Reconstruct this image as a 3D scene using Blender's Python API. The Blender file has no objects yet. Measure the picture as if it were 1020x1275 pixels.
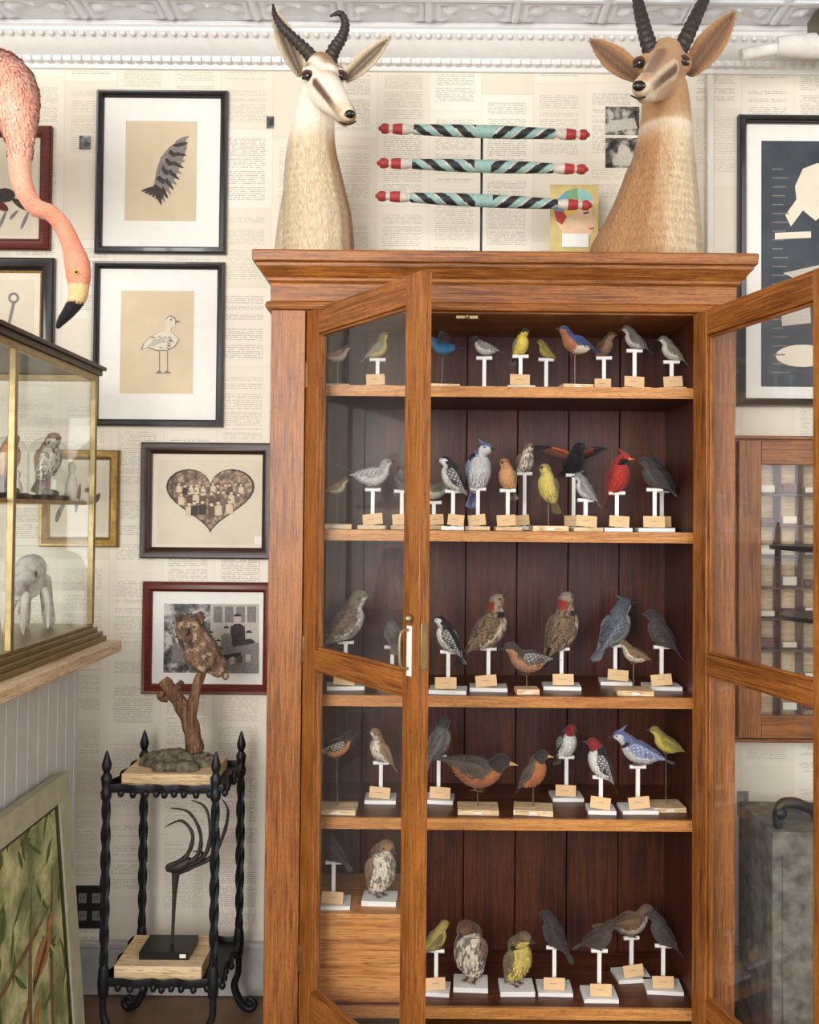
import bpy, math, random
from mathutils import Vector, Matrix, noise
random.seed(7)
V=Vector
scene=bpy.context.scene
# ------------------------------------------------------------ camera
F=1120.0; CAM=V((0,-2.8,1.72)); PIT=math.radians(1.2); ROL=math.radians(0.5)
VPX,VPY=530.0,640.0
PPX=VPX; PPY=VPY-F*math.tan(PIT)
RC=(Matrix.Rotation(math.pi/2+PIT,3,'X')@Matrix.Rotation(ROL,3,'Z'))
def ray(px,py): return RC@V(((px-PPX)/F,-(py-PPY)/F,-1))
def P(px,py,y):
    d=ray(px,py); t=(y-CAM.y)/d.y
    return CAM+d*t
def Pz(px,py,z):
    d=ray(px,py); t=(z-CAM.z)/d.z
    return CAM+d*t
cd=bpy.data.cameras.new('camera'); cam=bpy.data.objects.new('camera',cd); scene.collection.objects.link(cam)
cd.sensor_fit='VERTICAL'; cd.sensor_height=36; cd.lens=F/1275*36
cd.shift_x=(510-PPX)/1275; cd.shift_y=(PPY-637.5)/1275
cam.matrix_world=Matrix.Translation(CAM)@RC.to_4x4(); cd.clip_start=0.05
scene.camera=cam
# ------------------------------------------------------------ colour + materials
def lin(c):
    return tuple(((x/255.0)/12.92 if x/255.0<=0.04045 else ((x/255.0+0.055)/1.055)**2.4) for x in c)
def L4(c): return (*lin(c),1)
MATS={}
def newmat(name):
    m=bpy.data.materials.new(name); m.use_nodes=True; MATS[name]=m
    nt=m.node_tree; b=nt.nodes['Principled BSDF']
    return m,nt,b
def nd(nt,t,**k):
    n=nt.nodes.new(t)
    for a,v in k.items(): setattr(n,a,v)
    return n
def mth(nt,op,a,b=None,c=None):
    n=nt.nodes.new('ShaderNodeMath'); n.operation=op
    for i,x in enumerate((a,b,c)):
        if x is None: continue
        if isinstance(x,(int,float)): n.inputs[i].default_value=x
        else: nt.links.new(x,n.inputs[i])
    return n.outputs[0]
def mixc(nt,f,a,b,mode='MIX'):
    n=nt.nodes.new('ShaderNodeMix'); n.data_type='RGBA'; n.blend_type=mode
    for s,x in ((n.inputs[0],f),(n.inputs[6],a),(n.inputs[7],b)):
        if isinstance(x,(int,float)): s.default_value=x
        elif isinstance(x,tuple): s.default_value=x
        else: nt.links.new(x,s)
    return n.outputs[2]
def objco(nt,scale=(1,1,1)):
    t=nd(nt,'ShaderNodeTexCoord'); mp=nd(nt,'ShaderNodeMapping'); mp.inputs['Scale'].default_value=scale
    nt.links.new(t.outputs['Object'],mp.inputs[0]); return mp.outputs[0]
def nz(nt,vec,scale,detail=4,rough=.55):
    n=nd(nt,'ShaderNodeTexNoise'); n.inputs['Scale'].default_value=scale; n.inputs['Detail'].default_value=detail
    n.inputs['Roughness'].default_value=rough
    nt.links.new(vec,n.inputs['Vector']); return n.outputs['Fac']
def ramp(nt,fac,stops):
    r=nd(nt,'ShaderNodeValToRGB'); e=r.color_ramp.elements
    e[0].position=stops[0][0]; e[0].color=stops[0][1]; e[1].position=stops[-1][0]; e[1].color=stops[-1][1]
    for p,c in stops[1:-1]:
        x=e.new(p); x.color=c
    nt.links.new(fac,r.inputs[0]); return r.outputs[0]
def bump(nt,b,h,s,d=0.002):
    n=nd(nt,'ShaderNodeBump'); n.inputs['Strength'].default_value=s; n.inputs['Distance'].default_value=d
    nt.links.new(h,n.inputs['Height']); nt.links.new(n.outputs[0],b.inputs['Normal'])
def paint(name,c,rough=.5,var=.12,scale=30,metal=0,bmp=.1,spec=.5,coat=0):
    m,nt,b=newmat(name); co=objco(nt); f=nz(nt,co,scale)
    k=L4(c); d=tuple(x*(1-var) for x in k[:3])+(1,); l=tuple(min(1,x*(1+var)) for x in k[:3])+(1,)
    nt.links.new(ramp(nt,f,[(.3,d),(.7,l)]),b.inputs['Base Color'])
    b.inputs['Roughness'].default_value=rough; b.inputs['Metallic'].default_value=metal
    b.inputs['Specular IOR Level'].default_value=spec
    if coat: b.inputs['Coat Weight'].default_value=coat
    if bmp: bump(nt,b,f,bmp)
    return m
def wood(name,dark,mid,light,axis='z',rough=.38,fine=110,board=0,coat=.05):
    m,nt,b=newmat(name)
    s={'z':(1,1,.045),'x':(.045,1,1),'y':(1,.045,1)}[axis]
    s2={'z':(1,1,.02),'x':(.02,1,1),'y':(1,.02,1)}[axis]
    s3={'z':(1,1,.07),'x':(.07,1,1),'y':(1,.07,1)}[axis]
    co=objco(nt,s)
    a=nz(nt,co,fine,3,.6); g=nz(nt,co,14,4,.6); bl=nz(nt,objco(nt),3,2); vf=nz(nt,objco(nt,s2),fine*4.5,2,.5)
    pores=nz(nt,objco(nt,s3),fine*7,1,.5)
    f=mth(nt,'ADD',mth(nt,'ADD',mth(nt,'MULTIPLY',a,.35),mth(nt,'MULTIPLY',g,.22)),mth(nt,'MULTIPLY',vf,.43))
    col=ramp(nt,f,[(.4,L4(dark)),(.49,L4(mid)),(.58,L4(light))])
    col=mixc(nt,.2,col,ramp(nt,bl,[(.35,L4(dark)),(.65,L4(light))]))
    col=mixc(nt,1.0,col,ramp(nt,pores,[(.34,(.55,.5,.45,1)),(.44,(1,1,1,1))]),'MULTIPLY')
    nt.links.new(col,b.inputs['Base Color']); b.inputs['Roughness'].default_value=rough
    b.inputs['Specular IOR Level'].default_value=.35
    b.inputs['Coat Weight'].default_value=coat; b.inputs['Coat Roughness'].default_value=.25
    bump(nt,b,vf,.15,.001)
    return m
def twotone(name,c1,c2,scale,detail=5,lo=.42,hi=.58,rough=.6,c3=None,stretch=(1,1,1)):
    m,nt,b=newmat(name); f=nz(nt,objco(nt,stretch),scale,detail,.6)
    st=[(lo,L4(c1)),(hi,L4(c2))]
    if c3: st=[(lo,L4(c1)),((lo+hi)/2,L4(c3)),(hi,L4(c2))]
    nt.links.new(ramp(nt,f,st),b.inputs['Base Color']); b.inputs['Roughness'].default_value=rough
    bump(nt,b,f,.15); return m
for ax in 'zxy':
    wood('oak_'+ax,(82,43,14),(138,80,31),(170,108,49),ax)
wood('mahog',(40,17,9),(68,31,18),(92,46,28),'z',.42,60)
wood('mahog_y',(52,24,13),(84,42,24),(112,60,36),'x',.4,60)
wood('shelfedge',(150,94,44),(180,120,62),(204,146,84),'x',.4)
wood('pine',(196,160,112),(222,190,145),(238,212,172),'x',.6,60,coat=0)
wood('boxwood',(150,90,38),(186,120,56),(208,146,78),'x',.5,50,coat=0)
wood('counterwood',(175,145,108),(205,178,140),(225,202,168),'y',.5,60)
wood('woodmount',(60,35,20),(105,66,38),(140,95,60),'z',.7,60,coat=0)
paint('whitepaint',(226,224,218),.5,.06)
paint('tag',(214,176,128),.7,.06)
paint('wire',(110,100,85),.4,.1,metal=.6)
paint('blackframe',(20,18,18),.3,.3,80,coat=.3)
wood('brownframe',(30,15,10),(48,24,16),(66,36,24),'x',.35)
wood('redframe',(66,18,13),(92,28,20),(114,42,30),'x',.35)
paint('goldframe',(150,118,60),.4,.3,60,metal=.6,bmp=.4)
paint('darkgold',(60,48,30),.4,.4,60,metal=.3,bmp=.4)
paint('matwhite',(232,229,222),.8,.02)
paint('matcream',(222,212,192),.8,.03)
paint('paperbeige',(208,190,160),.8,.06,8)
paint('paperpale',(214,204,182),.8,.05,8)
paint('inkdark',(62,56,54),.8,.4,120)
paint('inkgrey',(128,122,118),.8,.3,150)
paint('inkpale',(186,180,168),.8,.15,150)
twotone('sepiaphoto',(60,44,32),(176,146,112),60,6,.38,.62,.5,(118,90,66))
twotone('bwphoto',(25,24,24),(190,186,178),28,6,.38,.62,.4,(95,92,88))
paint('sepia1',(92,68,48),.6,.3,150); paint('sepia2',(206,186,156),.6,.2,150); paint('sepia3',(50,36,26),.6,.3,150)
twotone('jungle',(96,110,62),(206,204,150),9,6,.36,.62,.5,(150,156,104),(1,1,.7))
twotone('poster_navy',(44,50,58),(62,68,76),10,3,.3,.7,.5)
paint('brass',(150,132,92),.35,.2,40,metal=.8)
paint('darkbronze',(62,50,38),.4,.3,40,metal=.4)
paint('iron',(34,36,38),.42,.4,90,metal=.5,bmp=.5)
paint('grey_panel',(196,196,190),.5,.04)
paint('black',(14,13,13),.35,.2)
paint('eye',(12,8,6),.06,.1,coat=1,bmp=0)
paint('horn',(50,44,40),.5,.4,120,bmp=.6)
twotone('moss',(48,44,34),(122,112,90),60,5,.35,.65,.9)
wood('driftwood',(58,36,24),(104,70,48),(150,112,82),'z',.8,60,coat=0)
twotone('stone',(70,70,62),(120,118,108),22,6,.35,.65,.85)
paint('pipe',(222,218,212),.7,.1,20,bmp=.4)
paint('teal',(132,178,172),.5,.15)
paint('red',(176,52,48),.5,.15)
paint('outlet',(36,34,32),.4,.1)
paint('bone',(222,214,198),.5,.1)
paint('chartbg',(196,176,112),.6,.12); paint('mapblue',(90,140,170),.6,.1)
paint('yellow',(226,190,70),.6,.1); paint('skin',(222,184,150),.6,.1); paint('green',(110,150,110),.6,.1)
paint('floorwood',(120,95,70),.5,.2,10)
paint('trimwhite',(228,227,224),.5,.03)
paint('trimgrey',(186,184,180),.5,.05)
paint('wallplain',(226,221,210),.7,.03)
paint('tin',(228,232,238),.32,.06,12,metal=.1,bmp=.15)
# plumage/fur : vertex colour attribute modulated by procedural noise
def vcmat(name,scale,rough,lo=.72,hi=1.25,stretch=(1,1,1),bs=.4,sheen=.2,spec=.3):
    m,nt,b=newmat(name); a=nd(nt,'ShaderNodeAttribute'); a.attribute_name='Col'
    f=nz(nt,objco(nt,stretch),scale,4,.65)
    g=ramp(nt,f,[(.3,(lo,lo,lo,1)),(.7,(hi,hi,hi,1))])
    nt.links.new(mixc(nt,1.0,a.outputs['Color'],g,'MULTIPLY'),b.inputs['Base Color'])
    b.inputs['Roughness'].default_value=rough; b.inputs['Sheen Weight'].default_value=sheen
    b.inputs['Specular IOR Level'].default_value=spec
    bump(nt,b,f,bs,.002); return m
vcmat('plumage',330,.7,bs=.4,lo=.66,hi=1.16,spec=.2)
vcmat('fur',170,.8,.82,1.12,(1,1,.25),.45,spec=.15)
vcmat('clubpaint',90,.5,.8,1.1,bs=.1,sheen=0)
# glass
def glass(name,tint,haze,refl):
    m=bpy.data.materials.new(name); m.use_nodes=True; MATS[name]=m; nt=m.node_tree; nt.nodes.clear()
    o=nd(nt,'ShaderNodeOutputMaterial'); t=nd(nt,'ShaderNodeBsdfTransparent'); t.inputs[0].default_value=tint
    g=nd(nt,'ShaderNodeBsdfGlossy'); g.inputs['Roughness'].default_value=.03
    d=nd(nt,'ShaderNodeBsdfDiffuse'); d.inputs[0].default_value=(.8,.82,.85,1)
    lw=nd(nt,'ShaderNodeLayerWeight'); lw.inputs[0].default_value=.5
    f=mth(nt,'MULTIPLY_ADD',mth(nt,'POWER',lw.outputs['Facing'],4.0),.8*refl,.05*refl)
    m1=nd(nt,'ShaderNodeMixShader'); m2=nd(nt,'ShaderNodeMixShader')
    h=mth(nt,'MULTIPLY',nz(nt,objco(nt,(1,1,.4)),3.5,3),haze*2)  # milky reflection haze painted into the panes as a noisy diffuse mix
    nt.links.new(h,m1.inputs[0]); nt.links.new(t.outputs[0],m1.inputs[1]); nt.links.new(d.outputs[0],m1.inputs[2])
    nt.links.new(f,m2.inputs[0]); nt.links.new(m1.outputs[0],m2.inputs[1]); nt.links.new(g.outputs[0],m2.inputs[2])
    nt.links.new(m2.outputs[0],o.inputs[0])
glass('doorglass',(.98,.985,.985,1),.02,.9)
glass('caseglass',(.96,.975,.97,1),.02,.7)
# wallpaper
def wallpaper():
    m,nt,b=newmat('wallpaper'); t=nd(nt,'ShaderNodeTexCoord'); s=nd(nt,'ShaderNodeSeparateXYZ'); nt.links.new(t.outputs['Object'],s.inputs[0])
    x,z=s.outputs[0],s.outputs[2]
    u=mth(nt,'DIVIDE',x,.19); col=mth(nt,'FLOOR',u); fu=mth(nt,'FRACT',u)
    v=mth(nt,'DIVIDE',mth(nt,'ADD',z,mth(nt,'MULTIPLY',mth(nt,'SINE',mth(nt,'MULTIPLY',col,37.1)),.11)),.29)
    row=mth(nt,'FLOOR',v); fv=mth(nt,'FRACT',v)
    cmb=nd(nt,'ShaderNodeCombineXYZ'); nt.links.new(col,cmb.inputs[0]); nt.links.new(row,cmb.inputs[1])
    wn=nd(nt,'ShaderNodeTexWhiteNoise'); nt.links.new(cmb.outputs[0],wn.inputs[0]); rnd=wn.outputs[0]
    def band(a,lo,hi): return mth(nt,'MULTIPLY',mth(nt,'GREATER_THAN',a,lo),mth(nt,'LESS_THAN',a,hi))
    mk=mth(nt,'MULTIPLY',band(fu,.13,.87),band(fv,.1,.9))
    zl=mth(nt,'DIVIDE',z,.0074); ln=mth(nt,'LESS_THAN',mth(nt,'FRACT',zl),.42)
    c2=nd(nt,'ShaderNodeCombineXYZ'); nt.links.new(mth(nt,'MULTIPLY',x,130),c2.inputs[0]); nt.links.new(mth(nt,'MULTIPLY',mth(nt,'FLOOR',zl),5.37),c2.inputs[1])
    wd=mth(nt,'GREATER_THAN',nz(nt,c2.outputs[0],1,1),.44)
    para=nd(nt,'ShaderNodeCombineXYZ'); nt.links.new(mth(nt,'MULTIPLY',col,9.1),para.inputs[0]); nt.links.new(mth(nt,'MULTIPLY',mth(nt,'FLOOR',mth(nt,'DIVIDE',zl,1)),.33),para.inputs[1])
    pr=mth(nt,'GREATER_THAN',nz(nt,para.outputs[0],1,2),.42)
    has=mth(nt,'GREATER_THAN',rnd,.2)
    ink=mth(nt,'MULTIPLY',mth(nt,'MULTIPLY',mk,ln),mth(nt,'MULTIPLY',mth(nt,'MULTIPLY',wd,pr),has))
    ink=mth(nt,'MULTIPLY',ink,mth(nt,'ADD',.2,mth(nt,'MULTIPLY',rnd,.26)))
    paper=ramp(nt,rnd,[(0,L4((223,214,195))),(.5,L4((230,222,205))),(1,L4((234,227,212)))])
    edge=mth(nt,'ADD',mth(nt,'LESS_THAN',fu,.02),mth(nt,'LESS_THAN',fv,.012))
    paper=mixc(nt,mth(nt,'MULTIPLY',edge,.2),paper,L4((190,178,155)))
    c=mixc(nt,ink,paper,L4((80,74,66)))
    nt.links.new(c,b.inputs['Base Color']); b.inputs['Roughness'].default_value=.75
wallpaper()
# ------------------------------------------------------------ mesh builder
def cr(arr,sub):
    out=[]; n=len(arr)
    for i in range(n-1):
        p0=arr[max(i-1,0)];p1=arr[i];p2=arr[i+1];p3=arr[min(i+2,n-1)]
        for k in range(sub):
            t=k/sub
            out.append([.5*((2*b)+(-a+c)*t+(2*a-5*b+4*c-d)*t*t+(-a+3*b-3*c+d)*t**3) for a,b,c,d in zip(p0,p1,p2,p3)])
    out.append(list(arr[-1])); return out
class MB:
    def __init__(s): s.v=[];s.f=[];s.m=[];s.c=[];s.ml=[]
    def mi(s,m):
        if m not in s.ml: s.ml.append(m)
        return s.ml.index(m)
    def add(s,vs,fs,mat,cols=None,M=None):
        o=len(s.v); i=s.mi(mat)
        for k,p in enumerate(vs):
            p=V(p); s.v.append(M@p if M is not None else p)
            s.c.append(cols[k] if isinstance(cols,list) else (cols or (.5,.5,.5)))
        for f in fs: s.f.append([o+q for q in f]); s.m.append(i)
    def box(s,x0,x1,y0,y1,z0,z1,mat,M=None):
        vs=[(x,y,z) for z in(z0,z1) for y in(y0,y1) for x in(x0,x1)]
        s.add(vs,[(0,2,3,1),(4,5,7,6),(0,1,5,4),(2,6,7,3),(0,4,6,2),(1,3,7,5)],mat,None,M)
    def loft(s,rings,mat,cols=None,caps=True,closed=True,M=None):
        n=len(rings[0]); vs=[p for r in rings for p in r]; fs=[]
        for i in range(len(rings)-1):
            for j in range(n if closed else n-1):
                k=(j+1)%n; fs.append((i*n+j,i*n+k,(i+1)*n+k,(i+1)*n+j))
        if caps:
            fs.append(tuple(range(n))[::-1]); fs.append(tuple((len(rings)-1)*n+j for j in range(n)))
        s.add(vs,fs,mat,cols,M)
    def tube(s,pts,rad,mat,n=10,col=None,sub=6,ring=0,ringn=40,caps=True,colfn=None,flat=1.0):
        if isinstance(rad,(int,float)): rad=[rad]*len(pts)
        arr=[[*p,r] for p,r in zip(pts,rad)]
        if sub>1: arr=cr(arr,sub)
        ps=[V(a[:3]) for a in arr]; N=None; rings=[]; cols=[]
        for i,p in enumerate(ps):
            t=(ps[min(i+1,len(ps)-1)]-ps[max(i-1,0)])
            t=t.normalized() if t.length>1e-9 else V((0,0,1))
            if N is None:
                N=t.cross(V((0,1,0))); 
                if N.length<.1: N=t.cross(V((1,0,0)))
            N=(N-t*N.dot(t)).normalized(); B=t.cross(N)
            r=max(arr[i][3],.0002)*(1+ring*math.sin(i/len(ps)*ringn*6.283))
            rings.append([p+(N*math.cos(a)+B*math.sin(a)*flat)*r for a in [6.283185*j/n for j in range(n)]])
            c=colfn(i/(len(ps)-1)) if colfn else col
            cols+= [c or (.5,.5,.5)]*n
        s.loft(rings,mat,cols,caps)
    def sphere(s,c,r,mat,n=12,m=8,col=None,M=None):
        if isinstance(r,(int,float)): r=(r,r,r)
        c=V(c); rings=[]
        for i in range(m+1):
            a=math.pi*i/m; a=min(max(a,.02),math.pi-.02)
            rings.append([c+V((r[0]*math.sin(a)*math.cos(b),r[1]*math.sin(a)*math.sin(b),-r[2]*math.cos(a))) for b in [6.283185*j/n for j in range(n)]])
        s.loft(rings,mat,[col or (.5,.5,.5)]*(n*(m+1)),True,True,M)
    def lathe(s,c,prof,mat,n=24,M=None):
        c=V(c); s.loft([[c+V((r*math.cos(b),r*math.sin(b),z)) for b in [6.283185*j/n for j in range(n)]] for r,z in prof],mat,None,True,True,M)
    def poly(s,pts,mat): s.add(pts,[tuple(range(len(pts)))],mat)
    def ppoly(s,pts,y,mat): s.poly([P(a,b,y) for a,b in pts],mat)
    def obj(s,name,parent=None,bevel=0,ang=35,M=None,flatten=False):
        me=bpy.data.meshes.new(name); me.from_pydata([tuple(p) for p in s.v],[],s.f)
        for m in s.ml: me.materials.append(MATS[m])
        me.polygons.foreach_set('material_index',s.m)
        ca=me.color_attributes.new('Col','FLOAT_COLOR','POINT')
        ca.data.foreach_set('color',[x for c in s.c for x in (c[0],c[1],c[2],1)])
        me.polygons.foreach_set('use_smooth',[True]*len(me.polygons))
        me.update()
        try: me.set_sharp_from_angle(angle=math.radians(ang))
        except Exception: pass
        o=bpy.data.objects.new(name,me); scene.collection.objects.link(o)
        if M is not None: o.matrix_world=M
        if bevel:
            b=o.modifiers.new('bevel','BEVEL'); b.width=bevel; b.segments=2; b.limit_method='ANGLE'; b.angle_limit=math.radians(40)
        if parent: o.parent=parent
        return o
def blob(mb,chains,voxel,mat,colfn,smooth=4,zmin=None,post=None):
    t=MB()
    for ch in chains:
        arr=[[*p,r] for p,r in ch]
        if len(arr)==1: t.sphere(arr[0][:3],arr[0][3],'black',16,10); continue
        den=cr(arr,14); last=None
        for a in den:
            p=V(a[:3])
            if last is not None and (p-last).length<a[3]*.18: continue
            last=p; t.sphere(p,max(a[3],voxel),'black',16,10)
    me=bpy.data.meshes.new('tmp'); me.from_pydata([tuple(p) for p in t.v],[],t.f)
    o=bpy.data.objects.new('tmp',me); scene.collection.objects.link(o)
    r=o.modifiers.new('r','REMESH'); r.mode='VOXEL'; r.voxel_size=voxel
    s=o.modifiers.new('s','SMOOTH'); s.iterations=smooth; s.factor=.5
    dg=bpy.context.evaluated_depsgraph_get(); m2=bpy.data.meshes.new_from_object(o.evaluated_get(dg))
    vs=[v.co.copy() for v in m2.vertices]; ns=[v.normal.copy() for v in m2.vertices]
    if post: vs=[post(p,n) for p,n in zip(vs,ns)]
    if zmin is not None:
        for p in vs: p.z=max(p.z,zmin)
    cols=[colfn(p,n) for p,n in zip(vs,ns)]
    mb.add(vs,[tuple(f.vertices) for f in m2.polygons],mat,cols)
    bpy.data.objects.remove(o); bpy.data.meshes.remove(m2)
    return vs,ns,cols
def blades(mb,data,per,lenfn,w,dirfn,lift,mat,jit=.006,var=.22,colfn=None,round_=False):
    vs,ns,cols=data; out=[];fs=[];cl=[]
    for p,n,c in zip(vs,ns,cols):
        L=lenfn(p)
        if L<=0: continue
        for k in range(per):
            d=dirfn(p)+V((random.gauss(0,.18),random.gauss(0,.18),random.gauss(0,.18)))
            d=d-n*d.dot(n)
            if d.length<.05: continue
            d.normalize(); sd=n.cross(d); 
            o=p+sd*random.uniform(-jit,jit)+d*random.uniform(-jit,jit)-n*.0012
            l=L*random.uniform(.7,1.25); f=random.uniform(1-var,1+var*.8)
            cc=colfn(o,n) if colfn else c
            cc=tuple(min(1,x*f) for x in cc); i=len(out)
            if round_:
                t=o+d*l+n*(lift*l); q=o+d*l*.55+n*(lift*l*.7); e=o+d*l*.9+n*(lift*l)
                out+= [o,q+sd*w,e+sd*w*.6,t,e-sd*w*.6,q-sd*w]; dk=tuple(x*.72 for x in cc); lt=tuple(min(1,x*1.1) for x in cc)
                cl+=[dk,cc,lt,lt,lt,cc]; fs.append((i,i+1,i+2,i+3,i+4,i+5))
            else:
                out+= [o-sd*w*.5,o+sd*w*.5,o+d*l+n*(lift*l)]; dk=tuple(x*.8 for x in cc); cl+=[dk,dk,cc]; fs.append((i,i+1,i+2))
    mb.add(out,fs,mat,cl)
def mixt(a,b,t):
    t=max(0,min(1,t)); return tuple(x*(1-t)+y*t for x,y in zip(a,b))
def sst(x,a,b):
    t=max(0,min(1,(x-a)/(b-a))); return t*t*(3-2*t)
def rect(x0,y0,x1,y1,y):
    cx,cy=(x0+x1)/2,(y0+y1)/2
    return P(x0,cy,y).x,P(x1,cy,y).x,P(cx,y1,y).z,P(cx,y0,y).z
# ------------------------------------------------------------ room
WY=.45; CZ=3.45
def simple(name,b,mat,bevel=0):
    m=MB(); m.box(*b,mat); return m.obj(name,bevel=bevel)
simple('wall_back',(-3.2,3.2,WY,WY+.1,0,CZ+.1),'wallpaper')
simple('wall_left',(-3.3,-3.2,-5.5,WY+.1,0,CZ+.1),'wallplain')
simple('wall_right',(3.2,3.3,-5.5,WY+.1,0,CZ+.1),'wallplain')
simple('floor',(-3.3,3.3,-5.5,WY+.1,-.1,0),'floorwood')
m=MB(); m.box(-3.3,3.3,-5.5,WY+.1,CZ,CZ+.1,'tin')
# pressed-tin relief panels
def tinh(x,y):
    p=.30; a=abs((x/p)%1-.5); c=abs((y/p)%1-.5); e=max(a,c); d=math.hypot(a,c)
    h=0
    if e>.46: h=.010
    elif e>.42: h=.002
    elif e>.38: h=.007
    else:
        th=math.atan2(c,a); h=.011*max(0,math.cos(d*17))*(.6+.4*math.cos(8*th))
        h+=.004*max(0,math.sin(x*160)*math.sin(y*160)) if d>.25 else 0
    return h
st_=.0075; nx=int(4.4/st_); ny=int(.75/st_); vs=[];fs=[]
for j in range(ny+1):
    for i in range(nx+1):
        x=-2.2+i*st_; y=-.45+j*st_; vs.append((x,y,CZ-.002-1.4*tinh(x,y+.13)))
for j in range(ny):
    for i in range(nx):
        a=j*(nx+1)+i; fs.append((a,a+nx+1,a+nx+2,a+1))
m.add(vs,fs,'tin'); m.obj('ceiling',ang=50)
# crown trim
m=MB()
prof=[(0,3.33),(.012,3.33),(.018,3.345),(.03,3.35),(.035,3.365),(.06,3.375),(.085,3.395),(.1,3.412),(.11,3.418),(.11,3.43),(.12,3.434),(.12,CZ-.001),(0,CZ-.001)]
m.loft([[(x,WY-.001-o,z) for o,z in prof] for x in (-3.19,3.19)],'trimwhite')
x=-3.1
while x<3.1:
    m.sphere((x,WY-.108,3.408),(.010,.010,.009),'trimwhite',8,6)
    m.box(x-.008,x+.008,WY-.045,WY-.02,3.342,3.362,'trimwhite'); x+=.036
m.obj('trim_1',ang=30)
m=MB(); m.box(-3.19,3.19,WY-.022,WY-.001,.002,.17,'trimgrey'); m.box(-3.19,3.19,WY-.03,WY-.001,.17,.19,'trimgrey'); m.obj('baseboard_back',bevel=.004)
a=P(883,200,WY); m=MB(); m.box(a.x-.013,a.x+.013,WY-.022,WY-.001,1.2,3.325,'wallplain'); m.obj('trim_2',bevel=.005)
# pipe
a=P(965,64,.25)
m=MB(); m.tube([(a.x+.0+i*.14,.24,a.z+.012+.003*math.sin(i*2)) for i in range(14)],[.03]+[.042+.003*math.sin(i*5) for i in range(13)],'pipe',16)
m.tube([(a.x-.12,.24,a.z-.02),(a.x+.02,.24,a.z+.008)],.02,'pipe',12,sub=1)
for i in (1,6,11): m.box(a.x+i*.14-.012,a.x+i*.14+.012,.19,.29,a.z+.03,CZ-.012,'wire')
m.obj('wrapped_pipe')
# ------------------------------------------------------------ cabinet
XL,XR=-.487,.965; OL,OR=-.38,.852; DT=2.353; YB=.43
c=MB()
c.box(XL,OL,0,.03,.0,DT+.03,'oak_z'); c.box(OR,XR,0,.03,0,DT+.03,'oak_z')
c.box(XL,XL+.025,.03,YB,0,DT+.03,'oak_z'); c.box(XR-.025,XR,.03,YB,0,DT+.03,'oak_z')
c.box(OL-.02,OL,.03,.40,0.1,DT+.03,'mahog'); c.box(OR,OR+.02,.03,.40,.1,DT+.03,'mahog')
c.box(OL,OR,0,.03,0,.1,'oak_x')
c.box(XL-.015,XR+.015,-.015,YB,0,.07,'oak_x')
nb=7; w=(OR-OL+.04)/nb
for i in range(nb):
    x0=OL-.02+i*w; c.box(x0+.0015,x0+w-.0015,.40,.415,.1,DT+.03,'mahog')
c.box(XL+.02,XR-.02,.416,YB,0.05,DT+.03,'mahog')
def uloop(o,z): return [(XL-o,YB,z),(XL-o,-o,z),(XR+o,-o,z),(XR+o,YB,z)]
prof=[(0,DT),(.014,DT+.002),(.018,DT+.012),(.014,DT+.024),(.003,DT+.028),(.003,DT+.085),(.012,DT+.09),(.014,DT+.1),(.022,DT+.105),(.03,DT+.118),(.042,DT+.13),(.044,DT+.14),(.052,DT+.143),(.054,DT+.172),(.05,DT+.178)]
c.loft([uloop(o,z) for o,z in prof],'oak_x')
c.box(OL,OR,.005,.03,DT-.004,DT+.02,'oak_x')
c.box(.09,.16,.0,.012,DT-.022,DT-.010,'brass')
c.sphere((.125,-.002,DT-.016),.008,'brass')
cabinet=c.obj('display_cabinet',bevel=.002,ang=30)
SZ=[P(620,482,.04).z,P(620,661,.04).z,P(620,866,.04).z,P(620,1018,.04).z,P(620,1252,.04).z]
CTOP=DT+.178
for i,z in enumerate(SZ):
    s=MB(); s.box(OL+.001,OR-.001,.036,.398,z-.032,z-.001,'mahog'); s.box(OL+.001,OR-.001,.024,.036,z-.034,z,'shelfedge')
    s.box(OL+.001,OR-.001,.036,.398,z-.001,z,'mahog_y')
    s.obj('shelf_%d'%(i+1),cabinet,.002)
def door(name,sgn,hx,ang,side):
    w=.612; t=.032; st=.072; d=MB()
    def B(x0,x1,y0,y1,z0,z1,mt):
        x0,x1=sorted((sgn*x0,sgn*x1)); d.box(x0,x1,y0,y1,z0,z1,mt)
    zb,zt=.11,DT-.004
    B(0,st,0,t,zb,zt,'oak_z'); B(w-st,w,0,t,zb,zt,'oak_z')
    for z0,z1 in((zb,.275),(1.245,1.305),(zt-.078,zt)): B(st,w-st,0.001,t-.001,z0,z1,'oak_x')
    for z0,z1 in((.275,1.245),(1.305,zt-.078)):
        for a0,a1 in((st,st+.008),(w-st-.008,w-st)): B(a0,a1,.009,.023,z0,z1,'oak_z')
        for b0,b1 in((z0,z0+.008),(z1-.008,z1)): B(st,w-st,.009,.023,b0,b1,'oak_x')
        xa,xb=sgn*(st+.002),sgn*(w-st-.002)
        d.poly([(xa,.0155,z0+.002),(xb,.0155,z0+.002),(xb,.0155,z1-.002),(xa,.0155,z1-.002)],'doorglass')
    for z in (.35,1.30,2.15): B(-.006,.012,-.004,.004,z-.04,z+.04,'brass')
    if side=='L':
        B(w-.05,w-.03,-.004,0,1.30,1.43,'whitepaint'); d.tube([(w-.04,-.004,1.32),(w-.04,-.03,1.33),(w-.04,-.03,1.41),(w-.04,-.004,1.42)],.004,'brass')
        B(w,w+.002,.006,.026,1.32,1.44,'brass')
        d.sphere((w-.03,-.012,1.45),.012,'brass')
    M=Matrix.Translation((hx,0,0))@Matrix.Rotation(ang,4,'Z')
    return d.obj(name,cabinet,.0025,M=M)
door('door_left',1,OL+.003,-math.radians(53.6),'L')
door('door_right',-1,OR+.008,math.radians(106),'R')
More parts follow.
